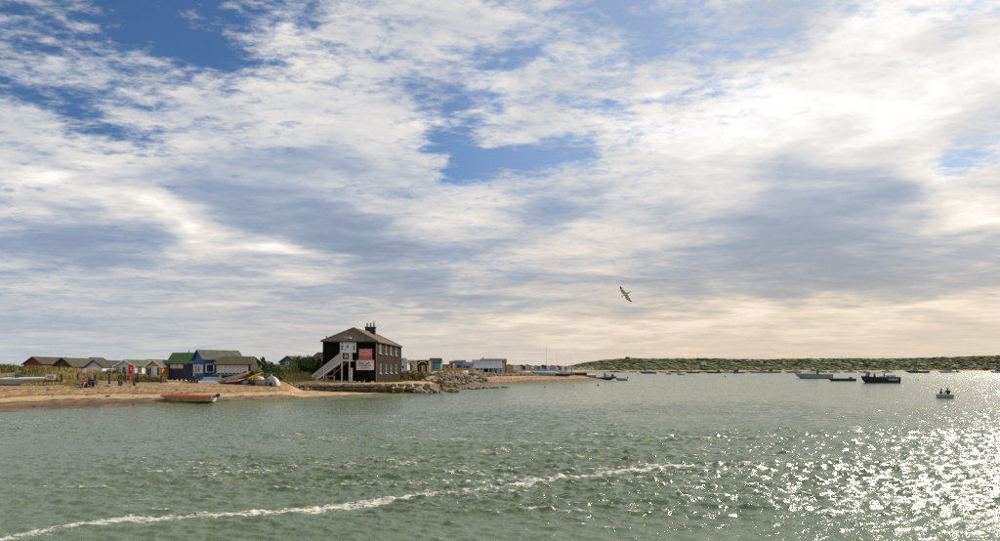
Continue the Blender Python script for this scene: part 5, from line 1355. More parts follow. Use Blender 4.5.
def shed():
    Y = 156.0; x0 = P(472.2, Y, z=0).x; x1 = P(501.2, Y, z=0).x; zg = 1.65; w = x1-x0; a = w/2; D = 4.6
    ze = EYE+(HZ-368.1)/FPX*Y-zg; zt = EYE+(HZ-360.4)/FPX*(Y+2.3)-zg
    t = thing('boat_shed', 'open fronted shed with pale grey corrugated roof behind the line of boulders', 'shed', ((x0+x1)/2, Y, zg), 0)
    MB().add([(-a,D,-.4),(a,D,-.4),(a,D,ze),(-a,D,ze)], [(0,1,2,3)], DARKW).build('rear_wall', t)
    for s, m in ((-1, DARKW), (1, mat('pinkish_boards', (.30, .22, .19), .8, .2, 3))):
        MB().add([(s*a-.06,0,-.4),(s*a-.06,D,-.4),(s*a-.06,D,ze),(s*a-.06,D/2,zt-.06),(s*a-.06,0,ze),(s*a+.06,0,-.4),(s*a+.06,D,-.4),(s*a+.06,D,ze),(s*a+.06,D/2,zt-.06),(s*a+.06,0,ze)],
                 [(0,1,2,3,4),(9,8,7,6,5),(0,4,9,5),(4,3,8,9),(3,2,7,8),(1,6,7,2)], m).build('end_wall', t)
    tin = mat('corrugated_tin', (.40, .42, .44), .5, .25, 1.5, metal=.3); n = int(w/.16); vs = []; fs = []
    for i in range(n+1):
        x = -a-.12+(w+.24)*i/n; q = .025*(1 if i % 2 else -1)
        vs += [(x, -.25, ze-.05+q), (x, D/2, zt+.05+q), (x, D+.2, ze-.02+q)]
    for i in range(n): fs += [(3*i, 3*i+3, 3*i+4, 3*i+1), (3*i+1, 3*i+4, 3*i+5, 3*i+2)]
    MB().add(vs, fs, tin).build('roof', t)
    rc = MB(); rc.bar((-a-.15, D/2, zt+.12), (a+.15, D/2, zt+.12), .3, .06, mat('ridge_grey', (.32, .33, .34), .5)); rc.build('ridge_cap', t)
    for px, m, ww in ((479.4, PALEW, .45), (483.2, PALEW, .3), (489.0, PALEW, .3), (493.5, mat('grey_green_door', (.20, .23, .21), .6), .95), (498.5, HGREY, .9)):
        u = P(px, Y, z=0).x-(x0+x1)/2; MB().box((u, 0, (ze-.1)/2), (ww, .12, ze-.12), m).build('post' if ww < .5 else 'door', t)
    for px, m in ((487, HBLUE), (485, INGREY)):
        u = P(px, Y, z=0).x-(x0+x1)/2; MB().box((u, 1.6, .5), (.8, .8, 1.0), m).build('stored_box', t)
shed()
def barn():
    Y = 176.0; x0 = P(480.5, Y, z=0).x; x1 = P(506.4, Y, z=0).x; zg = 1.8; w = x1-x0; a = w/2; D = 7
    t = thing('barn', 'brown roofed building with rounded pale end standing behind the corrugated shed', 'building', ((x0+x1)/2, Y, zg), 0)
    zt = EYE+(HZ-358.4)/FPX*Y-zg; BR = rmat('rusty_brown_roof', (.125, .080, .050))
    MB().box((0, D/2, (zt-.7)/2-.2), (w, D, zt-.3), PALEW).build('wall', t)
    vs = []; fs = []; n = 8
    for k in range(n+1):
        an = math.pi*k/n; y = D/2-D/2*1.05*math.cos(an); z = zt-.95+.95*math.sin(an)
        vs += [(-a-.1, y, z), (a+.1, y, z)]
    for k in range(n): fs.append((2*k, 2*k+1, 2*k+3, 2*k+2))
    fs += [tuple(range(0, 2*n+1, 2)), tuple(range(2*n+1, 0, -2))]
    MB().add(vs, fs, BR).build('roof', t)
    MB().tube((-a+.6, D/2, zt), (-a+.6, D/2, zt+.35), .25, BR, 8, .1).build('roof_vent', t)
    MB().box((a-.18, -.02, (zt-.7)/2-.3), (.3, .1, zt-.8), DARKW).build('corner_post', t)
barn()
far_cols = [('tan', TAN), ('white', WHITE), ('cream', CREAM), ('light blue', LBLUE), ('brown', BROWNB), ('pale yellow', PALEY), ('grey', HGREY), ('white', WHITE), ('tan', TAN), ('blue', HBLUE),
            ('cream', CREAM), ('dark brown', BROWNB), ('white', WHITE), ('pale blue', SKYB), ('tan', TAN), ('white', WHITE), ('brown', BROWNB), ('cream', CREAM), ('grey', HGREY), ('white', WHITE)]
roofs = [R_BROWN, R_DARK, R_OLIVE, R_GREY, R_DARK]
rr = random.Random(9)
ORD = 'first second third fourth fifth sixth seventh eighth ninth tenth eleventh twelfth thirteenth fourteenth fifteenth sixteenth seventeenth eighteenth nineteenth last'.split()
marks = {0: 'first', 19: 'last'}
for i, (cn, m) in enumerate(far_cols):
    px = 509+i*(58/19)+rr.uniform(-.8, .8); Y = 215+i*9+rr.uniform(-8, 8); w = rr.uniform(2.6, 4.2); zg = 2.5
    yt = 369-(rr.uniform(3.2, 5.0) if i < 12 else rr.uniform(2.6, 4.0)); ye = yt+1.4+.3*rr.random()
    hutpx('beach_hut', f'tiny {cn} hut, {ORD[i]} from the barn in the far row on the spit', px, Y, yt, ye, w, 4, m, roofs[i % 5], z0=zg, trim=WHITE if i % 3 else TAN, base=.1,
          group='far row of beach huts on the spit', front=((0, .8, .7, .8, WHITE, GLASS, (0, 0)),))
for i, (px, cn, m) in enumerate(((571, 'white', WHITE), (575, 'pink', mat('pale_pink', (.5, .34, .30), .6)), (581, 'white', WHITE), (585, 'cream', CREAM), (591.5, 'white', WHITE), (593.5, 'brown', TAN))):
    Y = 560+i*18; hutpx('cottage', f'tiny {cn} cottage, {ORD[i]} from the left below the headland slope', px, Y, 366.4-.3*(i % 2), 368.0, 4.5, 6, m, R_BROWN if i % 2 else R_GREY, z0=2.2, trim=WHITE, base=.1,
                      group='cottages below the headland', front=((0, 1.2, 1.2, 1.2, WHITE, GLASS, (0, 0)),), cat='cottage')
c = G(704.5, 950); hut('cottage', 'small white building alone among the scrub on the headland slope', (c.x, c.y, c.z+1.0), 6, 6, 3.0, 1.4, WHITE, HGREY, base=.5, group=None, cat='cottage', front=((0, 1.4, 1.4, 1.4, WHITE, GLASS, (0, 0)),))

# ------------------------------------------------------------------ people
def skinned(name, nodes, edges, m, lv=1):
    """nodes: list of (x,y,z,r); edges by index; grows one continuous surface"""
    me = bpy.data.meshes.new(name); me.from_pydata([n[:3] for n in nodes], edges, []); o = bpy.data.objects.new(name, me); COL.objects.link(o)
    mod = o.modifiers.new('skin', 'SKIN')
    for i, sv in enumerate(me.skin_vertices[0].data): sv.radius = (nodes[i][3], nodes[i][3]*(nodes[i][4] if len(nodes[i]) > 4 else 1)); sv.use_root = (i == 0)
    s = o.modifiers.new('sub', 'SUBSURF'); s.levels = lv; s.render_levels = lv
    dg = bpy.context.evaluated_depsgraph_get(); out = bpy.data.meshes.new_from_object(o.evaluated_get(dg))
    bpy.data.objects.remove(o); out.name = name
    for p in out.polygons: p.use_smooth = True
    out.materials.clear(); out.materials.append(m); return out
SKIN = mat('skin', (.42, .235, .16), .55)
POSES = {
 'stand': dict(pel=(0,0,.95), che=(0,.01,1.28), nek=(0,0,1.48), hed=(0,-.02,1.62), hip=.10, kn=((-.11,-.02,.50),(.12,.0,.50)), an=((-.12,.02,.09),(.14,.03,.09)), el=((-.27,.02,1.16),(.27,.02,1.16)), wr=((-.27,-.10,.92),(.27,-.10,.92))),
 'phone': dict(pel=(0,0,.95), che=(0,.01,1.28), nek=(0,-.02,1.47), hed=(0,-.07,1.60), hip=.10, kn=((-.10,-.03,.50),(.11,.0,.50)), an=((-.11,.02,.09),(.13,.03,.09)), el=((-.26,-.02,1.15),(.26,-.02,1.15)), wr=((-.10,-.26,1.20),(.12,-.24,1.18))),
 'crouch': dict(pel=(0,.22,.55), che=(0,.02,.86), nek=(0,-.13,1.02), hed=(0,-.22,1.13), hip=.10, kn=((-.15,-.16,.52),(.15,-.12,.50)), an=((-.13,.06,.10),(.15,.12,.10)), el=((-.25,-.22,.72),(.25,-.2,.72)), wr=((-.14,-.42,.60),(.12,-.40,.58))),
 'sitground': dict(pel=(0,.05,.13), che=(0,.02,.46), nek=(0,-.06,.64), hed=(0,-.11,.77), hip=.09, kn=((-.13,-.36,.47),(.14,-.40,.44)), an=((-.12,-.62,.10),(.16,-.70,.10)), el=((-.26,-.14,.40),(.26,-.14,.40)), wr=((-.10,-.38,.44),(.08,-.40,.42))),
 'sitseat': dict(pel=(0,.03,.0+.08), che=(0,-.02,.42), nek=(0,-.06,.60), hed=(0,-.11,.74), hip=.10, kn=((-.14,-.42,.10),(.14,-.42,.10)), an=((-.15,-.45,-.33),(.15,-.45,-.33)), el=((-.26,-.12,.32),(.26,-.12,.32)), wr=((-.16,-.36,.22),(.16,-.36,.22))),
}
_pc = {}
def person(label, loc, rz, pose, top, legs, hair, group=None, bare=False, scale=1.0, hat=None):
    p = POSES[pose]; t = thing('person', label, 'person', loc, rz, group, scale=scale)
    V = Vector; pel, che, nek, hed = V(p['pel']), V(p['che']), V(p['nek']), V(p['hed'])
    up = (nek-che).normalized(); sh = [che.lerp(nek, .62)+V((s*.185, 0, 0)) for s in (-1, 1)]; hip = [pel+V((s*p['hip'], 0, -.05)) for s in (-1, 1)]
    mid = pel.lerp(che, .5)
    N = [(*pel, .135, .8), (*mid, .125, .8), (*che, .15, .78), (*nek, .058), (*(nek.lerp(hed, .55)), .062), (*(hed+V((0, -.005, .0))), .092, 1.05), (*(hed+V((0, .01, .085))), .066)]
    E = [(0, 1), (1, 2), (2, 3), (3, 4), (4, 5), (5, 6)]
    def chain(start, pts):
        k = start
        for q in pts: N.append(q); E.append((k, len(N)-1)); k = len(N)-1
        return k
    for i in range(2):
        wr = V(p['wr'][i]); el = V(p['el'][i]); d = (wr-el).normalized(); s = (-1, 1)[i]
        side = V((1, 0, 0)); 
        k = chain(2, [(*sh[i], .062), (*el, .043), (*wr, .030), (*(wr+d*.055), .036, .55)])
        perp = d.cross(V((0, .3, 1))).normalized() if abs(d.z) < .9 else V((0, 1, 0))
        for f, (off, ln) in enumerate(((-.026, .085), (-.009, .098), (.009, .092), (.026, .070))):
            a = wr+d*.095+perp*off; b = a+d*ln*.5; c = b+(d+V((0, -.25, -.35))).normalized()*ln*.5
            chain(k, [(*a, .0095), (*b, .009), (*c, .007)])
        a = wr+d*.03+perp*(-.035*s); b = a+(d*.6-perp*s*.8).normalized()*.035; chain(k, [(*a, .011), (*b, .0095), (*(b+d*.028), .008)])
        kn = V(p['kn'][i]); an = V(p['an'][i])
        chain(0, [(*hip[i], .092), (*(hip[i].lerp(kn, .55)), .078), (*kn, .057), (*(kn.lerp(an, .4)), .055), (*an, .036), (*(an+V((0, .04, -.045))), .035), (*(an+V((0, -.09, -.055))), .036, .7), (*(an+V((0, -.16, -.06))), .028, .6)])
    key = (pose,)
    if key not in _pc: _pc[key] = skinned('body', N, E, SKIN)
    body = part('body', _pc[key], t)
    tn = [(*pel, .155, .82), (*mid, .142, .82), (*che, .168, .8), (*(che.lerp(nek, .8)), .085)]; te = [(0, 1), (1, 2), (2, 3)]
    for i in range(2):
        wr = V(p['wr'][i]); el = V(p['el'][i]); end = el.lerp(wr, .12) if bare else el.lerp(wr, .93)
        b = len(tn); tn += [(*sh[i], .078), (*el, .056), (*end, .044)]; te += [(2, b), (b, b+1), (b+1, b+2)]
    part('jacket', skinned('jacket', tn, te, top), t)
    ln = [(*pel, .152, .85)]; le = []
    for i in range(2):
        kn = V(p['kn'][i]); an = V(p['an'][i]); b = len(ln)
        if bare: ln += [(*hip[i], .104), (*(hip[i].lerp(kn, .75)), .085)]; le += [(0, b), (b, b+1)]
        else: ln += [(*hip[i], .104), (*kn, .070), (*(kn.lerp(an, .9)), .052)]; le += [(0, b), (b, b+1), (b+1, b+2)]
    part('trousers' if not bare else 'shorts', skinned('trousers', ln, le, legs), t)
    h = MB(); h.ball((hed.x, hed.y+.022, hed.z+.045), (.092, .102, .100), hair, 12, 8); h.build('hair', t)
    f = MB(); f.ball((hed.x, hed.y-.105, hed.z-.005), (.014, .018, .022), SKIN, 6, 4)
    for s in (-1, 1): f.ball((hed.x+s*.088, hed.y, hed.z), (.012, .02, .03), SKIN, 6, 4)
    f.build('face', t)
    for s in (-1, 1): MB().ball((hed.x+s*.034, hed.y-.088, hed.z+.022), (.011, .008, .008), BLACK, 6, 4).build('eye', body)
    MB().ball((hed.x, hed.y-.092, hed.z-.043), (.024, .006, .006), mat('lips', (.35, .10, .09), .5), 6, 4).build('mouth', body)
    for i in range(2):
        an = V(p['an'][i]); MB().ball((an.x, an.y-.055, an.z-.055), (.048, .135, .045), mat('shoe_grey', (.3, .3, .3), .6), 10, 6).build('shoe', t)
    if hat: MB().ball((hed.x, hed.y-.01, hed.z+.10), (.105, .135, .055), hat, 10, 6).build('cap', t)
    return t
CLR = lambda n, c: mat('cloth_'+n, c, .8, .2, 12)
HB = mat('hair_brown', (.06, .035, .02), .7); HR = mat('hair_reddish', (.20, .06, .03), .7); HD = mat('hair_dark', (.02, .015, .012), .7); HG = mat('hair_sandy', (.30, .20, .12), .7)
person('seated person in pink top with bare shins, left of the seated pair on the beach', G(84.6, 64.6, .02), R(12), 'sitground', CLR('pink', (.50, .14, .20)), CLR('black', (.03, .03, .035)), HR, bare=True, scale=1.05)
person('seated person in black jacket and trousers, right of the seated pair on the beach', G(91.5, 64.9, .02), R(38), 'sitground', CLR('black', (.03, .03, .035)), CLR('black', (.03, .03, .035)), HG, scale=1.15)
c = G(89.8, 65.4); tag(MB().ball((0, 0, .52), (.20, .17, .32), CLR('navy', (.02, .025, .06)), 10, 8).build('rucksack', None, c), 'dark rucksack standing upright between the two seated people', 'rucksack')
person('standing person dressed in black at the path by the right end of the dark house', G(408.2, 112, 0), R(20), 'stand', CLR('black', (.03, .03, .035)), CLR('dark_grey', (.035, .035, .04)), HG)
person('person in dark red top and black trousers stooping on the rocks at the point', G(441.3, 91.6, -.02), R(-25), 'phone', CLR('dark_red', (.20, .03, .04)), CLR('black', (.03, .03, .035)), HD)
c = G(439.7, 91.4); t = thing('shoulder_bag', 'small bright pink bag hanging at the left side of the red topped person', 'bag', (c.x+.02, c.y, c.z+.62))
MB().box((0, 0, 0), (.26, .14, .24), mat('hot_pink', (.70, .05, .18), .6)).build('bag_body', t); MB().bar((0, 0, .1), (.16, 0, .6), .03, .03, BLACK).build('strap', t)

# ------------------------------------------------------------------ moored and passing boats
def onwater(px, py): Y = YW(py); return P(px, Y, z=0), Y
# navy workboat with crew
pt, Y = onwater(880.8, 383.2)
t = boat('workboat', 'navy blue open workboat with people under a low canopy, moored on the bright water', 'boat', (pt.x, pt.y, -.38), R(180), 8.1, 2.7, 1.75, HNAVY, INGREY, DARKW, seats=2, sheer=.10, rake=.06, transom=.85)
MB().box((0, 0, .40), (7.4, 2.32, .14), mat('antifoul_red', (.30, .10, .04), .6), None, 1.02).build('boot_top', t)
MB().box((-2.1, 1.30, 1.28), (2.3, .05, .40), LBLUE).build('name_panel', t); 
text_mesh(t, 'HARBOUR', .30, HWHITE, (-2.1, 1.335, 1.28), rot=(R(90), 0, R(180)))
cb = MB()
for x in (1.2, 2.9):
    for y in (-.85, .85): cb.tube((x, y, 1.6), (x, y, 2.85), .035, STEEL, 6)
cb.build('canopy_frame', t)
MB().slab([(.4,-1.05,2.90),(3.3,-1.05,2.82),(3.3,1.05,2.82),(.4,1.05,2.90)][::1], .10, mat('maroon_canvas', (.16, .06, .05), .7, .2, 4)).build('canopy', t)
MB().add([(3.2,-.8,1.7),(3.5,-.5,1.7),(3.5,.5,1.7),(3.2,.8,1.7),(2.9,-.8,2.8),(3.1,-.5,2.8),(3.1,.5,2.8),(2.9,.8,2.8)], [(0,1,5,4),(1,2,6,5),(2,3,7,6)], GLASS).build('windscreen', t)
MB().box((-2.3, 0, 1.95), (1.5, 1.3, .55), HGREY).box((-.2, 0, 1.80), (.7, 1.0, .35), INGREY).build('engine_box', t)
MB().tube((-3.6, .6, 1.7), (-3.6, .6, 2.2), .04, STEEL, 6).build('stern_post', t)
for dx, dy, lb, tp, po in ((1.75, .55, 'person in dark top standing at the helm of the navy workboat, nearer the bow', CLR('dark_grey', (.035, .035, .04)), 'stand'),
                         (1.35, -.2, 'person in pale blue top standing under the workboat canopy', CLR('pale_blue', (.35, .42, .5)), 'stand'),
                         (-.55, .35, 'person in dark clothes bending forward behind the workboat canopy', CLR('black', (.03, .03, .035)), 'phone')):
    person(lb, (pt.x-dx, pt.y-dy, .62), R(90), po, tp, CLR('black', (.03, .03, .035)), HD, scale=1.0)
# low dark barge with red end
pt, Y = onwater(842.5, 381.2)
t = boat('barge', 'long low dark open boat with a red painted end, moored beside the grey cruiser', 'boat', (pt.x, pt.y, -.25), R(180), 6.9, 1.9, .95, HDARK, INGREY, HGREY, seats=3, sheer=.05, rake=.05, transom=.7)
MB().box((-3.30, 0, .85), (.5, 1.3, .45), RED).build('red_locker', t) if False else MB().box((2.1, 0, .80), (.5, 1.0, .5), HGREY).build('locker', t)
MB().box((2.9, .1, .95), (.5, .7, .42), RED).build('red_crate', t)
MB().box((.2, 0, .95), (3.2, 1.0, .28), HGREY).build('cargo_cover', t)
MB().box((-2.2, 0, 1.1), (.7, .6, .45), BLACK).tube((-2.0, 0, 1.0), (-2.0, 0, 1.75), .03, STEEL, 6).build('engine', t)
# grey motor cruiser
pt, Y = onwater(815.0, 378.6)
t = boat('motor_cruiser', 'grey white motor cruiser with wheelhouse near its bow, left of the low dark barge', 'boat', (pt.x, pt.y, -.3), R(180), 11.2, 3.3, 1.75, HGREY, HWHITE, HDARK, deck=True, seats=0, sheer=.12, rake=.10, transom=.85)
MB().box((0, 0, .45), (9.6, 2.95, .2), HDARK, None, 1.0).build('boot_top', t)
wh = MB(); wh.add([(4.0,-1.1,1.5),(0.2,-1.3,1.5),(0.2,1.3,1.5),(4.0,1.1,1.5),(3.0,-1.0,2.7),(0.0,-1.2,2.7),(0.0,1.2,2.7),(3.0,1.0,2.7)], [(0,4,5,1),(1,5,6,2),(2,6,7,3),(3,7,4,0),(4,7,6,5)], HWHITE); wo = wh.build('coachroof', t)
w2 = MB(); w2.add([(2.3,-1.0,2.7),(0.1,-1.1,2.7),(0.1,1.1,2.7),(2.3,1.0,2.7),(1.9,-.9,3.55),(-.1,-1.0,3.6),(-.1,1.0,3.6),(1.9,.9,3.55)], [(0,4,5,1),(1,5,6,2),(2,6,7,3),(3,7,4,0)], HWHITE); w2.build('wheelhouse', t)
MB().slab([(2.2,-1.1,3.66),(-.7,-1.2,3.70),(-.7,1.2,3.70),(2.2,1.1,3.66)][::-1], .08, HWHITE).build('wheelhouse_roof', t)
for x, w in ((1.5, .55), (.75, .6)): MB().box((x, 1.06, 3.15), (w, .06, .5), GLASS).build('window', t)
MB().box((-.35, 1.0, 2.5), (.7, .12, 1.6), mat('dark_opening', (.03, .028, .028), .6)).build('doorway', t)
MB().box((-.5, .9, 2.3), (.3, .2, .6), mat('rust_orange', (.40, .10, .03), .6)).build('life_jacket', t)
MB().box((-3.3, 0, 2.0), (3.4, 2.0, .14), HWHITE).build('cockpit_canopy', t)
for x in (-4.9, -1.8):
    for y in (-.9, .9): MB().tube((x, y, 1.5), (x, y, 2.0), .04, STEEL, 6).build('canopy_post', t)
MB().tube((1.2, 0, 3.6), (1.2, 0, 8.6), .045, STEEL, 6).build('mast', t); MB().box((.6, 0, 3.95), (.35, .3, .4), HWHITE).build('radar', t); MB().box((-.1, 0, 3.95), (.3, .3, .35), RED).build('red_lamp', t)
rl = MB()
for i in range(5): rl.tube((3.2+i*.5, 1.0-.15*i, 1.6), (3.2+i*.5, 1.0-.15*i, 2.15), .025, STEEL, 5)
rl.bar((3.2, 1.0, 2.15), (5.2, .4, 2.2), .04, .04, STEEL); rl.build('pulpit_rail', t)['kind'] = 'stuff'
# two people in a white pram
pt, Y = onwater(944.2, 398.2)
t = boat('pram_dinghy', 'small white blunt ended dinghy carrying two people, nearest boat on the glittering water', 'boat', (pt.x, pt.y, -.12), R(168), 1.62, 1.15, .52, HGREY, INGREY, HWHITE, seats=2, sheer=.04, rake=.02, transom=.85)
MB().tube((0.1, 1.05, .40), (-.3, -1.1, .45), .025, WOOD, 6).build('oar', t)
person('person in dark maroon jacket sitting on the left in the small white dinghy', (pt.x-.38, pt.y+.05, .30), R(65), 'sitseat', CLR('maroon', (.10, .03, .035)), CLR('black', (.03, .03, .035)), HR, scale=.92)
person('person in black jacket sitting on the right in the small white dinghy', (pt.x+.42, pt.y, .30), R(-50), 'sitseat', CLR('black', (.03, .03, .035)), CLR('black', (.03, .03, .035)), HR, scale=1.0)

def small_boat(label, px, py, L, hm, cab=None, mast=0, rz=180, outb=False, im=INGREY, rm=HWHITE, beam=None, D=None, dz=None, land=None, cover=None, group='boats moored off the headland', name='moored_boat', tilt=0.0):
    """far boats: hull with gunwale, optional cabin, mast, cover"""
    if land: c = G(px, land); loc = (c.x, c.y, c.z+.02+(dz or 0))
    else: pt, Y = onwater(px, py); loc = (pt.x, pt.y, -.18 if dz is None else dz)
    D = D or (.55+L*.075); B = beam or (.8+L*.24)
    t = boat(name, label, 'boat', loc, 0, L, B, D, hm, im, rm, group, seats=1 if L < 7 else 0, deck=bool(cab) and L > 6, nr=7, ns=9, rot=(tilt, 0, R(rz)), outboard=R(5) if outb else None)
    if cab:
        x, w, h, m = cab; cbx = MB(); k = D-.05
        cbx.add([(x+w/2,-B*.3,k),(x-w/2,-B*.34,k),(x-w/2,B*.34,k),(x+w/2,B*.3,k),(x+w/2-h*.5,-B*.26,k+h),(x-w/2,-B*.3,k+h),(x-w/2,B*.3,k+h),(x+w/2-h*.5,B*.26,k+h)], [(0,4,5,1),(1,5,6,2),(2,6,7,3),(3,7,4,0),(4,7,6,5)], m)
        co = cbx.build('cabin', t)
        for s in (-1, 1): MB().box((x, s*B*.315, k+h*.6), (w*.6, .05, h*.32), GLASS).build('window', co)
    if mast: MB().tube((.3, 0, D*.6), (.3, 0, D+mast), .05, STEEL, 6, .025).tube((.3, 0, D+.8), (-L*.3, 0, D+.9), .05, HGREY, 6).build('mast', t)
    if cover: 
        A = hull_pts(L*.96, B*1.02, D, ns=9, nr=7); vs = []; fs = []
        for i, r in enumerate(A): hh = .38*D*math.sin(math.pi*(i+.5)/10)+.05; vs += [(r[0][0], r[0][1], r[0][2]+.02), (r[0][0], 0, r[0][2]+hh), (r[-1][0], r[-1][1], r[-1][2]+.02)]
        for i in range(9): fs += [(3*i, 3*i+3, 3*i+4, 3*i+1), (3*i+1, 3*i+4, 3*i+5, 3*i+2)]
        MB().add(vs, fs, cover, False).build('cover', t)
    return t
FB = [
 ('tiny white launch at the left end of the far moored row, below the headland', 622.5, 372.3, 6, HWHITE, None, 0), 
 ('long blue barge with small white cabin in the far row', 648.5, 373.6, 6.6*2.2, HBLUE, (2.5, 3.0, 1.2, HWHITE), 0),
 ('small grey boat just right of the long blue barge', 662.5, 372.6, 6.5, HGREY, None, 0),
 ('small dark green motorboat right of the blue barge, in front of its neighbours', 668.6, 374.4, 5.0, HGREEN, (0, 1.4, .6, HWHITE), 0),
 ('low reddish boat behind the green motorboat', 675.6, 372.6, 11, HRED, (-2, 2.5, 1.0, HWHITE), 0),
 ('cream motorboat with white cuddy and black outboard, in front of the far row', 681.0, 375.0, 6.6, HCREAM, (1, 2.2, 1.1, HWHITE), 0),
 ('dark red fishing boat with white wheelhouse right of the cream motorboat', 693.0, 373.2, 13, HRED, (2, 3.0, 2.4, HWHITE), 0),
 ('pale grey low boat left of the long dark one', 703.5, 372.5, 9, HGREY, None, 0),
 ('long dark hulled boat with a black cabin in the middle of the far row', 713.6, 373.2, 14, HDARK, (-3.5, 2.2, 1.5, HDARK), 0),
 ('white cabin boat left of the pale blue launch', 726.8, 372.9, 11, HWHITE, (1, 4, 1.2, HGREY), 0),
 ('bright blue launch with dark wheelhouse in the far row', 738.4, 373.3, 11, HBLUE, (2.0, 3.5, 1.9, HNAVY), 0),
 ('small grey boat close right of the bright blue launch', 745.2, 372.6, 5, HGREY, None, 0),
 ('low grey boat with small stern cabin, left of the pale grey one with blue cuddy', 757.0, 373.0, 14, HGREY, (-3, 3, 1.7, HGREY), 0),
 ('long pale grey boat with a blue cuddy', 771.5, 373.0, 17, HGREY, (1, 2.5, 1.9, HNAVY), 0),
 ('white cabin cruiser with tall mast in front of the sandy shore', 793.5, 372.9, 14, HGREY, (-1, 6, 1.8, HWHITE), 19),
 ('white launch between the grey cruiser and the headland shore', 820.0, 372.5, 12, HGREY, (0, 4, 1.2, HWHITE), 9),
 ('grey yacht with low cabin behind the dark barge', 834.5, 372.6, 10, HGREY, (0, 4, 1.5, HWHITE), 0),
 ('white yacht with mast behind the dark barge, left of the navy workboat', 850.0, 372.6, 11, HWHITE, (0, 4, 1.1, HGREY), 0),
 ('grey boat hidden behind the canopy of the navy workboat', 864.5, 372.7, 9, HGREY, (0, 3, .9, HWHITE), 0),
 ('pale yacht right behind the navy workboat stern', 887.0, 372.6, 10, HGREY, (0, 4, 1.3, HWHITE), 15),
 ('dark green hulled boat with low white cabin right of the navy workboat', 918.0, 373.0, 19, HDARK, (3, 5, 2.0, HGREY), 0),
 ('long white motor yacht with raked cabin left of the small blue boat', 946.5, 372.9, 15, HWHITE, (-1, 7, 2.1, HGREY), 0),
 ('small blue boat right of the long white motor yacht', 957.3, 372.5, 5.5, HBLUE, (0, 2, 1.2, HNAVY), 0),
 ('white boat with blue cabin cut by the right edge of the view', 998.5, 372.9, 13, HWHITE, (0, 5, 2.0, HBLUE), 0),
 ('low blue green boat in the far row right of the console boat', 615.0, 372.4, 9, HBLUE, (0, 3, .7, HGREY), 0),
 ('grey yacht hull with a tall thin mast left of the blue barge', 633.0, 372.3, 7, HGREY, None, 0),
]
for lb, px, py, L, hm, cab, ms in FB:
    Y = YW(py); small_boat(lb, px, py, L*min(1.0, Y/640), hm, tuple(cab) if cab else None, ms, rz=180+rr.uniform(-12, 12))
for px, h, lb in ((648.4, 16, 'thin pale mast of a yacht rising behind the blue barge'), (682.6, 17, 'thin pale mast standing behind the cream motorboat')):
    small_boat(lb.replace('mast', 'masted hull', 1) if False else 'yacht with '+lb, px, 372.15, 8, HGREY, None, h, rz=200)
# console boat, tender and craft drawn up along the second beach
c = G(606.0, 188)
t = small_boat('dark hulled boat with white console and blue awning at the second beach tip', 602.5, 0, 6.8, HDARK, None, rz=12, land=190, group=None, name='console_boat', D=.9, dz=-.25)
MB().box((1.2, 0, 1.15), (1.6, 1.1, .9), HWHITE, None, .8).build('console', t); MB().slab([(.3,-.9,2.35),(2.3,-.9,2.35),(2.3,.9,2.35),(.3,.9,2.35)], .08, TARPB).build('awning', t)
for x in (.5, 2.1): MB().tube((x, .8, .9), (x, .8, 2.3), .04, STEEL, 6).build('awning_post', t)
MB().box((3.0, 0, 1.2), (.8, .7, 1.0), BLACK, None, .8).build('engine', t)
person('person in black standing at the white console beside the blue awning', (c.x-.2, 188.6, .55), R(0), 'stand', CLR('black', (.03, .03, .035)), CLR('black', (.03, .03, .035)), HD)
small_boat('small grey tender with outboard afloat right of the tip of the second beach', 621.8, 380.6, 2.9, HGREY, None, rz=172, outb=True, group=None, name='tender', rm=HGREY)
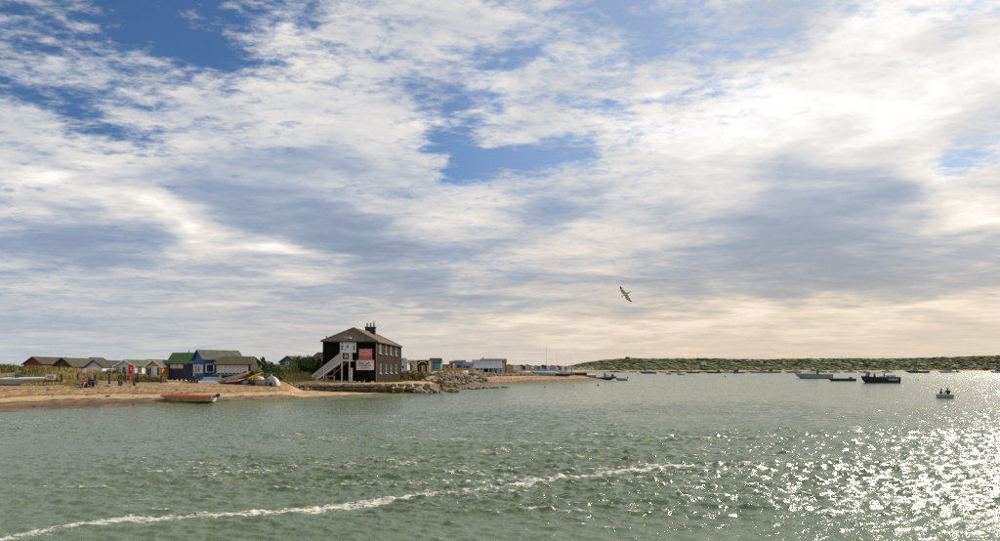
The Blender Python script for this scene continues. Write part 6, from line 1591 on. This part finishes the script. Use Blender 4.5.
SB = [  # label, px, land distance, length, hull, cover, mast, rot, z lift
 ('grey sheeted boat at the left end of the second beach, right of the shed', 523.5, 172, 3.0, HGREY, mat('grey_tarp', (.34, .34, .33), .7, .3, 3, .4), 0, 170, 0),
 ('long cream sheeted boat behind the boulders of the second beach', 531.5, 176, 4.3, HCREAM, WC, 0, 185, 0),
 ('upturned pale pink dinghy lying on the boulder line', 537.3, 171, 1.8, HCREAM, mat('faded_pink', (.62, .40, .40), .6), 0, 120, 0),
 ('dark boat with light blue stripe drawn up below the blue tarpaulins', 541.5, 170, 4.4, HDARK, LB, 0, 178, 0),
 ('boat under a bright blue tarpaulin, left of two', 547.0, 182, 3.2, HDARK, TARPB, 0, 184, .4),
 ('boat under a bright blue tarpaulin, right of two', 554.0, 184, 3.8, HGREY, TARPB, 0, 176, .35),
 ('low grey boat with red stripe in front of the right blue tarpaulin', 552.5, 172, 3.9, HGREY, mat('grey_tarp', (.34, .34, .33), .7, .3, 3, .4), 0, 187, 0),
 ('grey open boat nearest the water on the second beach', 546.0, 166, 4.6, HGREY, None, 0, 175, 0),
 ('dark grey open boat nose out beside the nearest grey one', 560.5, 168, 4.8, HDARK, None, 0, 190, 0),
 ('brown open boat in the middle of the second beach', 567.5, 178, 3.9, BROWNH, None, 0, 172, 0),
 ('yacht hull ashore with the tallest bare mast', 547.4, 205, 5.5, HNAVY, None, 8.0, 180, .2),
 ('yacht hull ashore with a short bare mast between two taller', 552.4, 210, 4.5, HWHITE, None, 4.2, 183, .2),
 ('yacht hull ashore with a brown bare mast, right of the other masts', 557.6, 207, 5.0, HWHITE, None, 6.0, 177, .2),
 ('light blue covered dinghy at the back of the second beach', 575.0, 200, 2.6, HWHITE, LB, 0, 185, 0),
 ('white dinghy ashore near the right end of the second beach', 584.5, 196, 3.2, HWHITE, None, 0, 170, 0),
 ('grey dinghy ashore left of the dark hulled console boat', 590.0, 192, 3.3, HGREY, WC, 0, 190, 0),
 ('long dark boat slanting down the second beach towards the console boat', 576.5, 186, 5.8, HDARK, None, 0, 165, 0),
 ('small navy sheeted boat behind the cream one', 531.0, 186, 2.2, HNAVY, mat('navy_tarp', (.03, .05, .15), .7), 0, 180, .2),
]
for lb, px, Yl, L, hm, cv, ms, rz, dz in SB:
    small_boat(lb, px, 0, L, hm, None, ms, rz=rz, land=Yl, dz=dz, cover=cv, group='boats drawn up on the second beach', name='beached_boat', tilt=R(rr.uniform(-8, 8)), D=.75, beam=1.5)
for i, px in enumerate((565.6, 572.0)):
    c = G(px, 178 if i == 0 else 190); tag(MB().tube((0, 0, -.2), (0, 0, 2.6), .10, DARKW, 8, .08).build('mooring_post', None, c), ('dark mooring post standing among the beached boats, left of two', 'dark mooring post standing among the beached boats, right of two')[i], 'post', 'mooring posts on the second beach')
# floats
for lb, px, py, m, r in (('small dark float on the water left of the others off the second beach', 545, 386.9, BLACK, .14), ('small dark float in the middle off the second beach', 574, 386.5, BLACK, .10),
                         ('largest dark float off the second beach', 598, 385.6, BLACK, .2), ('small orange buoy on calm water below the far moored row', 725.2, 377.0, ORANGE, .38), ('tiny orange buoy left of the long blue barge', 638.5, 374.2, ORANGE, .5),
                         ('tiny orange buoy right of the long blue barge', 656.2, 374.1, ORANGE, .5), ('brown float, left of the pair on the glittering water', 915.5, 380.3, BROWNH, .14), ('brown float, right of the pair on the glittering water', 918.2, 380.3, BROWNH, .2)):
    pt, Y = onwater(px, py); t = thing('float', lb, 'buoy', (pt.x, pt.y, 0), group='floats and buoys on the water')
    MB().ball((0, 0, r*.3), (r*1.3, r*1.3, r), m, 10, 7).build('buoy_body', t); MB().tube((0, 0, r), (0, 0, r*1.7), r*.2, BLACK, 6).build('mooring_eye', t)

# ------------------------------------------------------------------ the gull
def gull():
    Y = 31.0; c = P(625.6, Y, py=294.2)
    ay = Vector((.62, .38, -.72)).normalized(); ax = Vector((-1, -.1, .45)); ax = (ax-ay*ax.dot(ay)).normalized(); az_ = ax.cross(ay)
    t = thing('gull', 'gull banking in flight above the harbour, tan wings with dark tips', 'bird', c, rot=Matrix((ax, ay, az_)).transposed().to_euler(), scale=.72)
    GW = mat('gull_white', (.80, .72, .60), .7, .2, 20); GD = mat('gull_dark_wing', (.045, .035, .030), .7, .2, 20); GT = mat('gull_tan', (.64, .50, .34), .7)
    A = []
    for i in range(13):
        u = i/12; r = .075*math.sin(math.pi*min(1, u*1.02)**.75)**.8+.006; A.append([(-.27+.50*u, r*math.cos(a), r*.9*math.sin(a)) for a in [2*math.pi*k/10 for k in range(11)]])
    b = MB(); loft(b, A, GW); b.ball((.25, 0, .018), (.058, .045, .045), GW, 10, 7); b.build('body', t)
    MB().tube((.30, 0, .012), (.36, 0, .0), .014, mat('beak', (.5, .3, .05), .5), 6, .004).build('beak', t)
    MB().add([(-.22,.03,.0),(-.37,.055,.0),(-.38,0,.0),(-.37,-.055,.0),(-.22,-.03,.0),(-.22,.03,.012),(-.37,.055,.008),(-.38,0,.008),(-.37,-.055,.008),(-.22,-.03,.012)], [(0,4,3,2,1),(5,6,7,8,9),(0,1,6,5),(1,2,7,6),(2,3,8,7),(3,4,9,8)], GW).build('tail', t)
    def wing(s, m, tipm, fold, up):
        prof = [(0, .10, -.10, 0), (.18, .14, -.09, .05), (.34, .12, -.08, .06), (.50, .07, -.06, .03), (.66, .00, -.05, -.02)]
        vs = []; fs = []
        for (y, f, r, z) in prof: vs += [(f, s*(y*fold+.03), z+y*up), (r, s*(y*fold+.03), z+y*up-.005), (f*.9, s*(y*fold+.03), z+y*up+.014), (r, s*(y*fold+.03), z+y*up+.006)]
        for i in range(4):
            a = i*4; fs += [(a, a+4, a+5, a+1), (a+2, a+3, a+7, a+6), (a, a+2, a+6, a+4), (a+1, a+5, a+7, a+3)]
        w = MB(); w.add(vs, fs[:12], m, True); w.add(vs, fs[12:], tipm, True); w.build('wing', t)
    wing(1, GT, GD, 1.0, .0); wing(-1, GT, GD, 1.0, .05)
gull()
